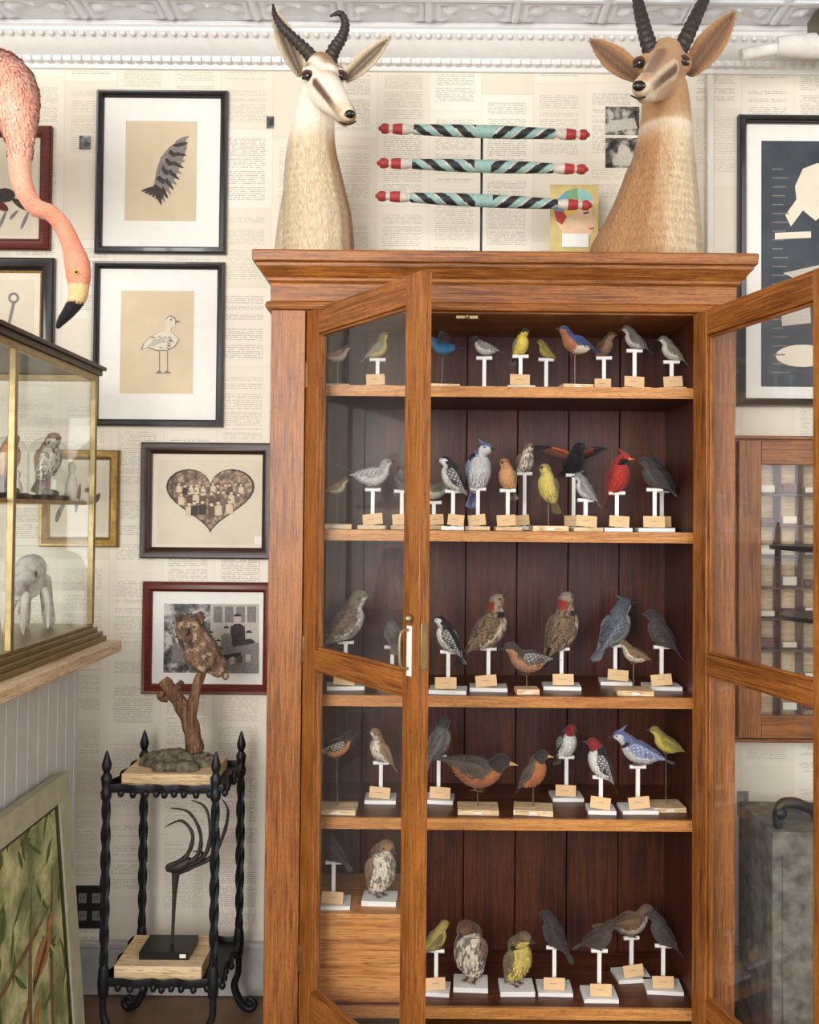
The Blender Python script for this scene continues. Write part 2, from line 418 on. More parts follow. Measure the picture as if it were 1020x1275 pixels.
# crate in the bottom
zc=P(450,1137,.05).z
m=MB(); m.box(OL+.01,-.06,.05,.36,SZ[4]+.001,zc-.015,'boxwood'); m.box(OL+.008,-.055,.045,.365,zc-.015,zc,'boxwood')
for i in range(3): m.box(OL+.01,-.06,.047,.05,SZ[4]+.01+i*.085,SZ[4]+.085+i*.085,'boxwood')
m.obj('wooden_crate',bevel=.002)
# ------------------------------------------------------------ birds
def S(back,belly,head=None,throat=None,wing=None,tail=None,beak=(60,52,45),bar=None,spot=0,breast=None,crest=0,cheek=None,nape=None,bib=None):
    def f(x):
        if not x: return None
        g=sum(x)/3; return lin(tuple(v*.9+g*.1 for v in x))
    return dict(back=f(back),belly=f(belly),head=f(head or back),throat=f(throat or belly),wing=f(wing or back),tail=f(tail or wing or back),beak=f(beak),bar=f(bar),spot=spot,breast=f(breast or belly),crest=crest,cheek=f(cheek),nape=f(nape),bib=f(bib))
SP=dict(
 sparrow=S((128,98,66),(205,188,160),(110,80,58),bar=(170,140,105)),
 warbler=S((140,132,74),(228,210,110),(150,140,70),(235,220,120),(96,92,74),bar=(200,195,170)),
 bunting=S((40,98,140),(66,128,162),(44,104,148),wing=(34,62,100)),
 chickadee=S((120,118,112),(212,206,192),(50,48,46),(60,56,52),(92,90,86),bar=(190,186,178)),
 goldfinch=S((205,170,40),(228,200,76),(40,36,28),(226,196,66),(38,34,30),bar=(220,215,200)),
 yellow_warbler=S((146,132,56),(206,184,76)),
 bluebird=S((60,80,126),(225,205,180),(58,78,122),(172,98,56),(54,74,118),breast=(170,98,58)),
 wren=S((92,62,44),(140,104,76),bar=(60,42,32)),
 junco=S((112,104,94),(196,188,176),wing=(92,86,78)),
 phoebe=S((112,106,90),(200,194,176)),
 mockingbird=S((160,156,150),(218,214,206),wing=(118,114,108),bar=(225,222,216)),
 downy_woodpecker=S((46,43,42),(222,218,208),(46,43,42),(220,216,206),(38,36,36),bar=(222,218,210),cheek=(226,222,214)),
 blue_jay=S((104,114,150),(200,198,196),(104,114,152),(196,196,198),(84,104,152),(78,98,154),bar=(206,210,216),crest=1,cheek=(206,206,208),bib=(34,34,40)),
 oriole=S((196,128,72),(214,154,98),(182,112,64),wing=(104,82,62),bar=(200,180,150)),
 thrush=S((150,114,80),(224,210,186),spot=1),
 tanager=S((170,150,74),(210,188,92),wing=(120,104,64)),
 red_winged_blackbird=S((20,18,20),(26,22,22),wing=(24,22,22)),
 titmouse=S((134,130,128),(218,212,204),crest=.5),
 cardinal=S((146,38,30),(180,46,36),(174,40,32),(30,20,20),(124,40,34),beak=(210,110,64),crest=1),
 starling=S((58,54,52),(84,78,72),spot=.6),
 grackle=S((62,56,52),(80,72,66)),
 killdeer=S((126,108,90),(212,202,188),bar=(70,60,52),spot=.7),
 hairy_woodpecker=S((38,36,36),(224,220,212),(38,36,36),(220,216,208),(34,32,32),bar=(228,224,216),cheek=(228,224,216),spot=.25),
 northern_flicker=S((140,114,86),(210,190,158),(150,132,112),(190,150,116),(128,104,78),(44,38,34),bar=(52,44,38),spot=1,nape=(150,50,40),bib=(30,26,24)),
 grosbeak=S((74,68,62),(186,128,92),wing=(64,58,52),bar=(205,200,190),spot=.5),
 kingfisher=S((96,102,110),(196,194,188),(84,92,104),wing=(84,90,98),crest=.8,bar=(150,154,158),spot=.3),
 song_sparrow=S((124,96,68),(210,194,168),spot=.8),
 baltimore_oriole=S((30,28,26),(214,130,54),(28,26,24),(30,26,24),(34,30,28),bar=(220,214,200),breast=(216,128,54)),
 robin=S((88,78,68),(182,108,62),(56,50,46),(68,60,54),(88,78,68),breast=(184,106,60),beak=(190,150,70)),
 red_headed_woodpecker=S((34,34,38),(224,220,210),(148,38,36),(148,38,36),(36,36,40),bar=(222,218,210),breast=(222,218,208),spot=.2),
 bobwhite=S((150,112,78),(218,204,182),(110,76,52),(224,216,200),spot=1,bar=(92,62,44)),
 meadowlark=S((134,112,80),(214,190,88),(120,98,70),(214,192,90),breast=(214,190,88),bar=(84,68,50),spot=.5,bib=(34,30,26)),
 catbird=S((108,102,94),(154,146,136),(80,74,68),spot=.4),
 cowbird=S((66,54,46),(88,72,60)),
 creeper=S((118,88,64),(200,184,160),spot=.6),
)
ST=[(-.43,.03,.035,.035),(-.37,.01,.095,.09),(-.23,-.03,.18,.178),(-.04,-.055,.228,.238),(.13,-.025,.22,.228),(.25,.055,.175,.178),(.33,.14,.14,.142),(.41,.2,.142,.138),(.49,.205,.118,.112),(.545,.195,.064,.062),(.575,.19,.036,.036),(.70,.175,.005,.006)]
def bird(mb,feet,L,yaw,pitch,sp,hp=.1,tail=.5,legl=.36,spread=0,bl=1.0,tp=0,hyaw=0):
    s=SP[sp]; cp,sn=math.cos(pitch),math.sin(pitch); ch,sh=math.cos(hp),math.sin(hp); cy,sy=math.cos(yaw),math.sin(yaw)
    chy,shy=math.cos(hyaw),math.sin(hyaw)
    off=V((.0,0,legl))
    def fin(q): 
        q=(q+off)*L; return V((feet.x+q.x*cy-q.y*sy,feet.y+q.x*sy+q.y*cy,feet.z+q.z))
    def body(x,y,z): return V((x*cp-z*sn,y,x*sn+z*cp))
    nk=body(.25,0,.06)
    def hd(x,y,z):
        dx,dz=x-.25,z-.06; q=V((dx*ch-dz*sh,y,dx*sh+dz*ch)); return nk+V((q.x*chy-q.y*shy,q.x*shy+q.y*chy,q.z))
    arr=[]
    for i,(x,z,ry,rz) in enumerate(ST):
        if i==11: x=.575+.125*bl
        q=body(x,0,z) if i<6 else hd(x,0,z)
        arr.append([q.x,q.y,q.z,ry,rz,float(i)])
    arr=cr(arr,5); N=22; rings=[];cols=[]; seed=random.random()*50
    fv=[];ff=[];fc=[]
    for i,a in enumerate(arr):
        b=arr[min(i+1,len(arr)-1)]; b0=arr[max(i-1,0)]
        T=V((b[0]-b0[0],b[1]-b0[1],b[2]-b0[2])).normalized()
        side=V((-shy,chy,0)) if a[5]>5.5 else V((0,1,0))
        side=(side-T*side.dot(T)).normalized()
        up=V((-T.z,0,T.x)); up=up.normalized() if up.length>.1 else T.cross(side)
        r=[]
        for j in range(N):
            th=6.283185*j/N; ct,sh_=math.cos(th),math.sin(th)
            u=a[5]; h=sh_
            p=V(a[:3])+side*(a[3]*ct)+up*(a[4]*sh_)
            nv=noise.noise(p*9+V((seed,0,0)))*.5
            if u>9.7: cc=s['beak']
            elif u>5.7:
                cc=s['head'] if h>-.25+nv*.3 else s['throat']
                if s['cheek'] and abs(h)<.35 and u>6.5: cc=s['cheek']
                if s['nape'] and h>.3 and u<6.9: cc=s['nape']
            else:
                k=(h+nv*.5+.15)/.3+.5
                bel=s['breast'] if u>3.2 else s['belly']
                cc=mixt(bel,s['back'],k)
            if s['bib'] and 4.7<u<5.5 and h<.1: cc=s['bib']
            if s['spot'] and u<8 and (h<.3 or u<5.7):
                if noise.noise(p*24+V((seed,5,0)))>.14: cc=mixt(cc,(.02,.015,.01),.75*s['spot'])
            cc=mixt(cc,(0,0,0),max(0,nv)*.4)
            cols.append(cc); r.append(fin(p))
            # overlapping contour feathers
            if .4<u<9.2:
              nr=(side*ct+up*sh_); sdv=T.cross(nr)
              for rep in ((0,) if (i+j)%2 else (0,1)):
                fl=(.085 if u<5.5 else .045)*random.uniform(.8,1.2); fw_=.019 if u<5.5 else .012
                o=p+sdv*random.uniform(-.02,.02)+nr*.001+T*random.uniform(-.01,.01)
                lf=.24; bk=(-T+sdv*random.uniform(-.25,.25)).normalized()
                q1=o+bk*fl*.5+nr*fl*lf*.5; q2=o+bk*fl*.88+nr*fl*lf*.7; tp_=o+bk*fl+nr*fl*lf*.75
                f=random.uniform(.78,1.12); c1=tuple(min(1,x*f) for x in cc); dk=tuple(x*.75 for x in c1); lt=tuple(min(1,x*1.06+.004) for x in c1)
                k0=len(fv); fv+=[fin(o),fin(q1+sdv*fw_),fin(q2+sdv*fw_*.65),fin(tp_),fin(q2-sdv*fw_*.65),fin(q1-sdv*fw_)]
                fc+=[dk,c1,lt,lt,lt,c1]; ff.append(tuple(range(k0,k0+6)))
        rings.append(r)
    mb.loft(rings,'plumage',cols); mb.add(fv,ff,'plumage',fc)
    # wings
    for sd in (1,-1):
        if spread:
            for k in range(13):
                t=k/12; L0=.34+.30*math.sin(t*2.4)
                bx,by,bz=.16-.12*t,.16+.62*t,.06+.30*spread*math.sin(t*1.7)
                a=-1.35+1.15*t
                col=s['wing']
                if sp=='red_winged_blackbird' and t<.6: col=lin((196,90,44))
                vs_=[];cl_=[]
                for e,wd in ((0,.02),(.4,.05),(.8,.055),(1,.02)):
                    cx_,cy_=bx+L0*e*math.sin(a),by+L0*e*math.cos(a)*.55
                    for sg in(-1,1):
                        vs_.append(fin(body(cx_+sg*wd*math.cos(a)*.6,sd*(cy_-sg*wd*math.sin(a)),bz+.02*e+.003*k))); 
                        cl_.append(mixt(col if (e<.7 or sp!='red_winged_blackbird') else s['wing'],(0,0,0),.25 if sg>0 else 0))
                mb.add(vs_,[(0,1,3,2),(2,3,5,4),(4,5,7,6)],'plumage',cl_)
            W=[(.17,.12,.06,.05),(.13,.36,.2*spread,.045),(.05,.62,.32*spread,.035),(-.02,.82,.36*spread,.01)]
            wr=cr([list(map(float,q)) for q in W],4); rg=[];cl=[]
            for x,y,z,hh in wr:
                for j in range(8):
                    th=6.283185*j/8; rg.append(fin(body(x+hh*math.cos(th),y*sd,z+hh*.5*math.sin(th)))); cl.append(lin((196,90,44)) if sp=='red_winged_blackbird' and .2<y<.6 else s['wing'])
            mb.loft([rg[i*8:(i+1)*8] for i in range(len(wr))],'plumage',cl)
            continue
        W=[(.21,.15,.05,.02),(.13,.205,.04,.095),(-.05,.22,.02,.14),(-.25,.165,.01,.115),(-.45,.10,.02,.065),(-.62,.06,.035,.012)]
        wr=cr([list(map(float,q)) for q in W],5); rg=[];cl=[]
        for k,(x,y,z,hh) in enumerate(wr):
            r=[]
            for j in range(12):
                th=6.283185*j/12
                r.append(fin(body(x,sd*(y+.028*math.cos(th)),z+hh*math.sin(th))))
                cc=s['wing']
                if s['bar'] and k>2 and (k+j)%3==0: cc=mixt(cc,s['bar'],.85)
                elif k>6 and (j%3==0): cc=mixt(cc,(0,0,0),.3)
                cl.append(cc)
            rg.append(r)
        mb.loft(rg,'plumage',cl)
        vs_=[];fs_=[];cl_=[]
        for row,(x0,n_,ln,wd,zo) in enumerate(((.14,6,.12,.03,.075),(.04,7,.16,.032,.055),(-.06,8,.30,.03,.04))):
            for k in range(n_):
                t=k/(n_-1); x=x0-.05*t; z=.02+zo*1.5*(.9-1.9*t); y=.222+.012*(1-abs(t*2-1))-.002*k+.004*row
                l=ln*(1-.25*t)*(1.25 if row==2 else 1); dz=-z*.55
                cc=s['wing'] if (k+row)%2 or not s['bar'] else mixt(s['wing'],s['bar'],.75)
                f=random.uniform(.8,1.15); cc=tuple(min(1,q*f) for q in cc); i0=len(vs_)
                for e,ww in((0,.4),(.5,1),(.9,.8),(1,.2)):
                    for sg in(-1,1):
                        yy_=y+.012-(.10*e*l/.3 if row<2 else .13*e)
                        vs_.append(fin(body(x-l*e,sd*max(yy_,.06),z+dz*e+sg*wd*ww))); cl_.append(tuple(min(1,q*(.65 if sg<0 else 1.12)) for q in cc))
                fs_+=[(i0,i0+1,i0+3,i0+2),(i0+2,i0+3,i0+5,i0+4),(i0+4,i0+5,i0+7,i0+6)]
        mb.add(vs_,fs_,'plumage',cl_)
    # tail of separate feathers
    tc,tsn=math.cos(pitch+tp),math.sin(pitch+tp); rt=body(-.34,0,.02); vs_=[];fs_=[];cl_=[]
    for k in range(7):
        o=k-3; a=o*.055; i0=len(vs_); cc=tuple(q*random.uniform(.85,1.1) for q in s['tail'])
        ln=tail*(1-.03*abs(o))+.04
        for e,ww in((0,.02),(.3,.028),(.9,.036),(1,.015)):
            for sg in(-1,1):
                x=-ln*e*math.cos(a); y=o*.014+ln*e*math.sin(a)+sg*ww; z=.012-.006*abs(o)+.004*sg
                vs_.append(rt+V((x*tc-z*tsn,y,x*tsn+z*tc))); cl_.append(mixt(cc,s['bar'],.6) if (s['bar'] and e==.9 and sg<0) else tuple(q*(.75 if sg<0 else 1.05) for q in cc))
        fs_+=[(i0,i0+1,i0+3,i0+2),(i0+2,i0+3,i0+5,i0+4),(i0+4,i0+5,i0+7,i0+6)]
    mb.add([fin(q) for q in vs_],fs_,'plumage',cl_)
    if s['crest']:
        k=s['crest']; rg=[];cl=[]
        for x,z,w,h in((.50,.28,.03,.02),(.42,.31,.06,.045*k),(.34,.36,.05,.05*k),(.27,.38+.05*k,.02,.02),(.24,.40+.07*k,.004,.004)):
            for j in range(8):
                th=6.283185*j/8; rg.append(fin(hd(x,w*math.cos(th),z-.01+h*math.sin(th)))); cl.append(s['head'])
        mb.loft([rg[i*8:(i+1)*8] for i in range(5)],'plumage',cl)
    for sd in (1,-1):
        mb.sphere(fin(hd(.475,sd*.112,.222)),.024*L,'eye',8,6)
        hip=body(-.06,sd*.08,-.17); ft=V((.0,sd*.07,-legl))
        kn=V((hip.x*.4-.03,sd*.075,(hip.z*.5-legl*.5)))
        mb.tube([fin(hip),fin(kn),fin(ft+V((0,0,.01)))],[.03*L,.014*L,.012*L],'woodmount',6,sub=2)
        for a in (-.5,0,.5,3.14):
            mb.tube([fin(ft+V((0,0,.012))),fin(ft+V((.07*math.cos(a),.07*math.sin(a),.012))),fin(ft+V((.11*math.cos(a),.11*math.sin(a),.0)))],[.01*L,.009*L,.004*L],'woodmount',5,sub=1)
def specimen(shelf,px,pby,ppy,sp,L,yaw,pitch,kind='T',bw=48,y=None,tag=True,hp=.1,bpx=None,zs=None,name=None,**k):
    z=SZ[shelf-1] if zs is None else zs
    if bpx is None: bpx=px
    if y is None:
        q=Pz(bpx,pby,z); y=min(max(q.y+.045,.09),.32)
    b=P(bpx,pby,y); top=P(px,ppy,y); h=top.z-z; m=MB()
    sc=F/(y+2.8); w=bw/sc; d=min(w*.85,.085); th=.012
    lo,hi=OL+.008+w/2,OR-.01-w/2
    sh=min(max(b.x,lo),hi)-b.x; b.x+=sh; top.x+=sh
    if kind=='D' : h=.018
    M=Matrix.Translation((b.x,y,z+.0005))@Matrix.Rotation(random.uniform(-.12,.12),4,'Z')
    bm='whitepaint' if kind in('T','D') else 'pine'
    if kind in 'WD': th=.016
    if kind=='P': bm='pine'; 
    m.box(-w/2,w/2,-d/2,d/2,0,th,bm,M)
    if kind in('T','P'):
        m.box(-.006,.006,-.005,.005,th,h-.004,'whitepaint',M)
        m.tube([M@V((-.026,0,h)),M@V((.026,0,h))],.0065,'whitepaint',10,sub=1)
        top=b.copy(); top.z=z+h+.006
        if tag:
            tw=min(w*.72,.068); t=M@Matrix.Translation((random.uniform(-.008,.008),-d/2+.012,th+.001))@Matrix.Rotation(-.2,4,'X')@Matrix.Rotation(random.uniform(-.12,.12),4,'Y')
            m.box(-tw/2,tw/2,0,.002,0.002,.038,'tag',t)
            m.box(-tw*.2,tw*.15,-.0004,0,.02,.0215,'inkgrey',t)
    elif kind=='W':
        m.tube([M@V((0,0,th)),V((top.x,y,z+h*.6)),V((top.x,y,z+h+.002))],.0018,'wire',6,sub=4)
        m.box(-.012,.012,-d/2-.0006,-d/2,.004,.010,'whitepaint',M)
        top=V((top.x,y,z+h))
    else: top=V((b.x,y,z+.0175))
    bird(m,V((top.x,y,top.z)),L*1.1,yaw,pitch,sp,hp,**k)
    m.obj((name or sp)+'_specimen',bevel=0,ang=60)
R=math.radians
# (shelf,px,base bottom py, perch py, species, L, yaw, pitch)
specimen(1,421,476,452,'sparrow',.07,R(10),.3,'W',30,y=.14)
specimen(1,470,476,448,'warbler',.085,R(20),.75,'P',32,y=.14,hp=.5)
specimen(1,551,478,444,'bunting',.08,R(170),.1,'W',42,y=.13,spread=.9,bpx=550)
specimen(1,603,478,446,'chickadee',.078,R(165),.35,'T',26,y=.14,tag=False)
specimen(1,648,479,444,'goldfinch',.084,R(-60),.95,'T',34,y=.12)
specimen(1,680,474,448,'yellow_warbler',.068,R(150),.8,'T',22,y=.22,tag=False)
specimen(1,716,479,442,'bluebird',.105,R(200),.3,'W',38,y=.11,hp=.2)
specimen(1,752,479,446,'wren',.082,R(-40),.7,'P',28,y=.19)
specimen(1,790,479,437,'junco',.085,R(150),.75,'P',34,y=.14)
specimen(1,843,479,451,'phoebe',.085,R(160),.8,'P',32,y=.13)
specimen(2,420,660,616,'sparrow',.066,R(10),.4,'W',36,y=.13)
specimen(2,464,659,610,'mockingbird',.115,R(10),.1,'P',34,y=.16,tail=.7,tp=-.5,hp=.4)
specimen(2,500,659,612,'catbird',.09,R(100),.5,'P',28,y=.2)
specimen(2,540,659,626,'phoebe',.1,R(200),-.3,'P',28,y=.25,tail=.8,hp=-.2)
specimen(2,564,661,612,'downy_woodpecker',.112,R(165),1.0,'T',28,y=.1)
specimen(2,595,661,609,'blue_jay',.145,R(-70),1.2,'P',30,y=.14,hp=.1,hyaw=.6)
specimen(2,632,661,611,'oriole',.1,R(-120),.95,'P',32,y=.12)
specimen(2,653,661,590,'thrush',.1,R(-60),1.0,'T',26,y=.28)
specimen(2,683,663,622,'tanager',.112,R(-130),1.05,'W',44,y=.1,hp=.3)
specimen(2,714,662,592,'red_winged_blackbird',.12,R(-75),.5,'T',32,y=.27,spread=1.0,hp=0)
specimen(2,729,663,623,'titmouse',.086,R(150),.9,'P',36,y=.1)
specimen(2,768,664,614,'cardinal',.125,R(-50),1.15,'T',34,y=.1,hp=0)
specimen(2,815,662,610,'starling',.105,R(170),.8,'T',44,y=.11)
specimen(2,851,661,612,'grackle',.115,R(165),.95,'T',28,y=.26)
specimen(3,430,860,800,'killdeer',.165,R(25),.8,'T',46,hp=.3)
specimen(3,488,858,806,'catbird',.1,R(100),.7,'T',36)
specimen(3,558,866,812,'hairy_woodpecker',.112,R(160),1.0,'T',46)
specimen(3,608,862,808,'northern_flicker',.165,R(15),.85,'T',46,hp=.75,bl=1.7,tail=.55)
specimen(3,656,868,840,'grosbeak',.13,R(200),.1,'W',28,y=.085)
specimen(3,699,866,808,'northern_flicker',.17,R(35),1.0,'T',46,hp=.8,bl=1.7,tail=.45,y=.17)
specimen(3,766,856,804,'kingfisher',.155,R(30),.9,'T',38,hp=.2,bl=1.6,y=.26)
specimen(3,789,868,826,'song_sparrow',.084,R(170),.4,'W',44,y=.09)
specimen(3,835,866,806,'starling',.12,R(165),.95,'T',44,hp=.1,y=.18)
specimen(4,420,1018,944,'baltimore_oriole',.1,R(20),.25,'W',48,y=.09)
specimen(4,474,1005,950,'thrush',.108,R(200),1.0,'T',38,hp=.4,y=.2)
specimen(4,546,1002,942,'catbird',.12,R(30),1.05,'T',38,hp=.4)
specimen(4,595,1018,984,'robin',.17,R(-20),-.15,'W',50,y=.1,hp=.0,tail=.45)
specimen(4,664,1013,978,'robin',.12,R(-30),.95,'W',48,y=.1)
specimen(4,705,1005,943,'red_headed_woodpecker',.11,R(-60),1.05,'T',38,y=.24)
specimen(4,748,1018,968,'red_headed_woodpecker',.118,R(170),1.1,'T',34,y=.11,hp=.2)
specimen(4,794,1018,955,'blue_jay',.13,R(165),.35,'T',44,y=.12,hp=-.1)
specimen(4,844,1018,938,'yellow_warbler',.095,R(170),.5,'W',40,y=.14)
specimen(4,415,1133,1074,'cowbird',.095,R(160),.8,'T',42,zs=zc,y=.11)
specimen(4,473,1127,1100,'thrush',.165,R(-50),1.25,'D',42,zs=zc,y=.14,legl=.5,hp=.0)
specimen(5,543,1243,1184,'tanager',.09,R(30),.7,'T',34)
specimen(5,586,1237,1215,'bobwhite',.185,R(-120),1.25,'D',42,legl=.5,hp=-.1,tail=.2)
specimen(5,643,1242,1225,'meadowlark',.15,R(-40),1.25,'D',42,legl=.52,hp=.1,tail=.35)
specimen(5,690,1242,1180,'starling',.11,R(150),.95,'T',42)
specimen(5,746,1250,1184,'cowbird',.105,R(-20),.6,'T',42)
specimen(5,786,1225,1168,'creeper',.125,R(5),.15,'T',42,tail=.6)
specimen(5,838,1240,1178,'grackle',.105,R(165),.9,'T',44)
# ------------------------------------------------------------ taxidermy heads
TAN=lin((184,140,94)); CRE=lin((222,202,170)); WHT=lin((236,226,208)); BRN=lin((92,62,42)); DK=lin((34,26,22))
def ear(mb,base,tip,w,nrm,cin,cout,cup=.35):
    ax=tip-base; L=ax.length; a=ax.normalized(); sd=a.cross(nrm).normalized(); n=sd.cross(a)
    for off,c,fl in((0,cin,0),(-.005,cout,1)):
        vs=[];cl=[];ns,nt_=14,10
        for i in range(ns+1):
            s=i/ns; ww=w*(math.sin(math.pi*min(1,(s*.86+.12)))**.75)
            for j in range(nt_+1):
                t=j/nt_*2-1
                vs.append(base+a*(L*s)+sd*(ww*t)+n*(-cup*w*(1-t*t)*(1-s*.5)+off)); 
                cl.append(mixt(mixt(c,cout,.35*(1-abs(math.sin(j*1.3)))),cout,max(0,abs(t)*2.6-1.2)) if off==0 else c)
        fs=[(i*(nt_+1)+j,i*(nt_+1)+j+1,(i+1)*(nt_+1)+j+1,(i+1)*(nt_+1)+j) for i in range(ns) for j in range(nt_)]
        mb.add(vs,fs,'fur',cl)
        if off==0:
            blades(mb,(vs,[n]*len(vs),cl),4,lambda p:.010,.0012,lambda p:a+sd*random.uniform(-.5,.5),.35,'fur',.006)
def seg_d(p,a,b):
    t=max(0,min(1,(p-a).dot(b-a)/(b-a).length_squared)); return (p-(a+(b-a)*t)).length
def eyeball(m,q,r,dirv,up):
    m.sphere(q,r,'eye',18,12)
    s=dirv.cross(V((0,0,1))).normalized()
    for sg,c,rr in((1,BRN,.36),(-1,DK,.3)):
        pts=[q+s*(r*1.2*math.cos(a))+V((0,0,1))*(sg*r*.72*math.sin(a))+dirv*(r*(.3+.5*math.sin(a))) for a in [math.pi*k/6 for k in range(7)]]
        m.tube(pts,[r*.12]+[r*rr]*5+[r*.12],'fur',8,c,sub=2)
# springbok (left)
m=MB()
muz=P(434,146,-.18)
chains=[[(P(396,322,.17),.122),(P(396,280,.15),.115),(P(391,235,.12),.1),(P(388,190,.09),.081),(P(391,150,.06),.068),(P(396,112,.03),.06)],
 [(P(366,330,.2),.07),(P(372,280,.19),.07),(P(378,230,.15),.06)],
 [(P(398,96,.01),.058),(P(408,108,-.04),.047),(P(420,123,-.1),.034),(P(429,136,-.145),.028),(P(434,143,-.165),.025)],
 [(P(399,116,-.01),.042),(P(413,131,-.07),.03),(P(429,147,-.14),.021)],
 [(P(388,92,-.02),.028)],[(P(421,93,-.005),.028)],
 [(P(400,84,.0),.046),(P(408,92,-.03),.038)]]
E1=P(390,102,-.07);E2=P(423,146,-.17);E3=P(424,100,-.03);E4=P(441,142,-.15)
def c_spring(p,n):
    nk=.5+.5*noise.noise(p*18)
    hf=(p.z-P(400,150,0).z)
    d1=min(seg_d(p,E1,E2),seg_d(p,E3,E4))
    face=mixt(WHT,mixt(TAN,BRN,.45),sst(n.z,.25,.55)*sst(p.y,-.10,-.04))
    face=mixt(mixt(BRN,TAN,.1),face,sst(d1,.009,.020))
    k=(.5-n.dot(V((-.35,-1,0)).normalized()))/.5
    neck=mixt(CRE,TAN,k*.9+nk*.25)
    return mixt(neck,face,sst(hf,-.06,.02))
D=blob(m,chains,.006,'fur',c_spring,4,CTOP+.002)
zb_=P(400,150,0).z
def furlen(zf,ny):
    def f(p):
        if p.z<CTOP+.006: return 0
        t=sst(p.z,zf-.1,zf+.03); l=.016*(1-t)+.0045*t
        if (p-ny).length<.035: l=.002
        return l
    return f
def furdir(zf,top):
    def f(p):
        if p.z>zf: return V((-.1,.7,.35))
        return V((0,.15,-1))
    return f
blades(m,D,3,furlen(zb_,muz),.0016,furdir(zb_,muz),.22,'fur',.006,.16)
for q,dv in ((P(384,95,-.042),V((-.5,-.85,0))),(P(424,95,-.022),V((.6,-.8,0)))): eyeball(m,q,.0145,dv.normalized(),None)
m.sphere(P(436,142,-.183),(.016,.013,.012),'black',14,10)
m.sphere(P(431,143,-.195),(.006,.004,.004),'eye'); m.sphere(P(440,142,-.193),(.006,.004,.004),'eye')
m.tube([P(423,152,-.155),P(434,155,-.178),P(443,151,-.165)],.0026,'black')
def horn(pts,r0,rn=16):
    n=len(pts); m.tube(pts,[r0*(1-i/(n-1))**.7+.003 for i in range(n)],'horn',14,sub=16,ring=.1,ringn=rn)
horn([P(394,80,0),P(384,66,.0),P(368,50,0),P(352,34,-.01),P(343,20,-.02),P(340,5,-.05)],.02)
horn([P(410,80,0),P(416,62,0),P(426,46,0),P(430,30,-.01),P(424,17,-.02),P(411,20,-.03)],.02)
ear(m,P(376,92,.03),P(342,14,.02),.036,V((.25,-1,.0)),lin((96,78,66)),CRE)
ear(m,P(430,98,.04),P(483,48,.03),.030,V((-.2,-1,-.1)),lin((96,78,66)),CRE)
m.obj('springbok_shoulder_mount',ang=60)
# gazelle (right)
m=MB()
nose=P(796,108,-.24)
chains=[[(P(812,326,.16),.165),(P(815,288,.15),.15),(P(822,240,.12),.12),(P(827,190,.09),.096),(P(829,150,.06),.082),(P(828,112,.03),.072)],
 [(P(768,318,.14),.09),(P(790,270,.12),.08),(P(806,220,.1),.07)],
 [(P(828,80,.0),.066),(P(822,88,-.06),.05),(P(813,97,-.13),.036),(P(804,104,-.19),.03),(P(798,109,-.22),.027)],
 [(P(826,104,-.02),.048),(P(815,113,-.09),.033),(P(801,119,-.19),.021)],
 [(P(829,70,.0),.055),(P(824,78,-.04),.045)],
 [(P(804,80,-.035),.032)],[(P(849,80,-.015),.032)]]
TN2=lin((176,132,90)); G1=P(806,88,-.19);G2=P(824,68,-.07);G3=P(797,86,-.1);G4=P(790,108,-.22);G5=P(840,86,-.08);G6=P(811,112,-.22)
def c_gaz(p,n):
    nk=.5+.5*noise.noise(p*16)
    f=mixt(TN2,CRE,.15*nk)
    d=min(seg_d(p,G3,G4),seg_d(p,G5,G6))
    d2=abs(d-.022); f=mixt(mixt(CRE,TN2,.25),f,sst(d2,.004,.010)) if p.y<-.05 else f
    f=mixt(mixt(BRN,TN2,.1),f,sst(d,.008,.017))
    d=seg_d(p,G1,G2); f=mixt(mixt(BRN,TN2,.35),f,sst(d,.012,.026))
    chin=P(805,117,-.16).z
    f=mixt(WHT,f,sst(p.z,chin-.012,chin+.004))
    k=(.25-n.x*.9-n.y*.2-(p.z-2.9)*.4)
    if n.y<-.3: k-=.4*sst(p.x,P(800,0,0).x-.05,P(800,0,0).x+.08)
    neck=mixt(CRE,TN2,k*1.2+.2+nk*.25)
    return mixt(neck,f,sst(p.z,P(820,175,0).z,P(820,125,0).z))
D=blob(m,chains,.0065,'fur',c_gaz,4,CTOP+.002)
blades(m,D,3,furlen(zb_+.01,nose),.0016,furdir(zb_+.01,nose),.22,'fur',.006,.16)
for q,dv in ((P(850,77,-.038),V((.45,-.9,0))),(P(797,79,-.058),V((-.75,-.65,0)))): eyeball(m,q,.0155,dv.normalized(),None)
m.sphere(P(796,107,-.238),(.020,.013,.015),'black',14,10)
for dx in(-6,6): m.sphere(P(796+dx,107,-.248),(.006,.005,.005),'eye')
m.tube([P(786,119,-.2),P(796,123,-.222),P(806,119,-.2)],.0026,'black')
def rhorn(pts,r0): m.tube(pts,[r0*(1-i/(len(pts)-1))**.6+.003 for i in range(len(pts))],'horn',14,sub=18,ring=.12,ringn=18)
rhorn([P(814,72,-.02),P(806,50,-.01),P(799,22,.02),P(794,-5,.06),P(798,-40,.06),P(806,-70,.03)],.023)
rhorn([P(843,70,-.01),P(855,46,.0),P(868,18,.03),P(880,-10,.07),P(884,-45,.07),P(880,-75,.04)],.023)
ear(m,P(796,96,.02),P(737,50,.01),.042,V((.2,-1,-.1)),lin((110,84,66)),TN2)
ear(m,P(858,90,.03),P(914,16,.02),.045,V((-.2,-1,-.1)),lin((110,84,66)),TN2)
m.obj('gazelle_shoulder_mount',ang=60)
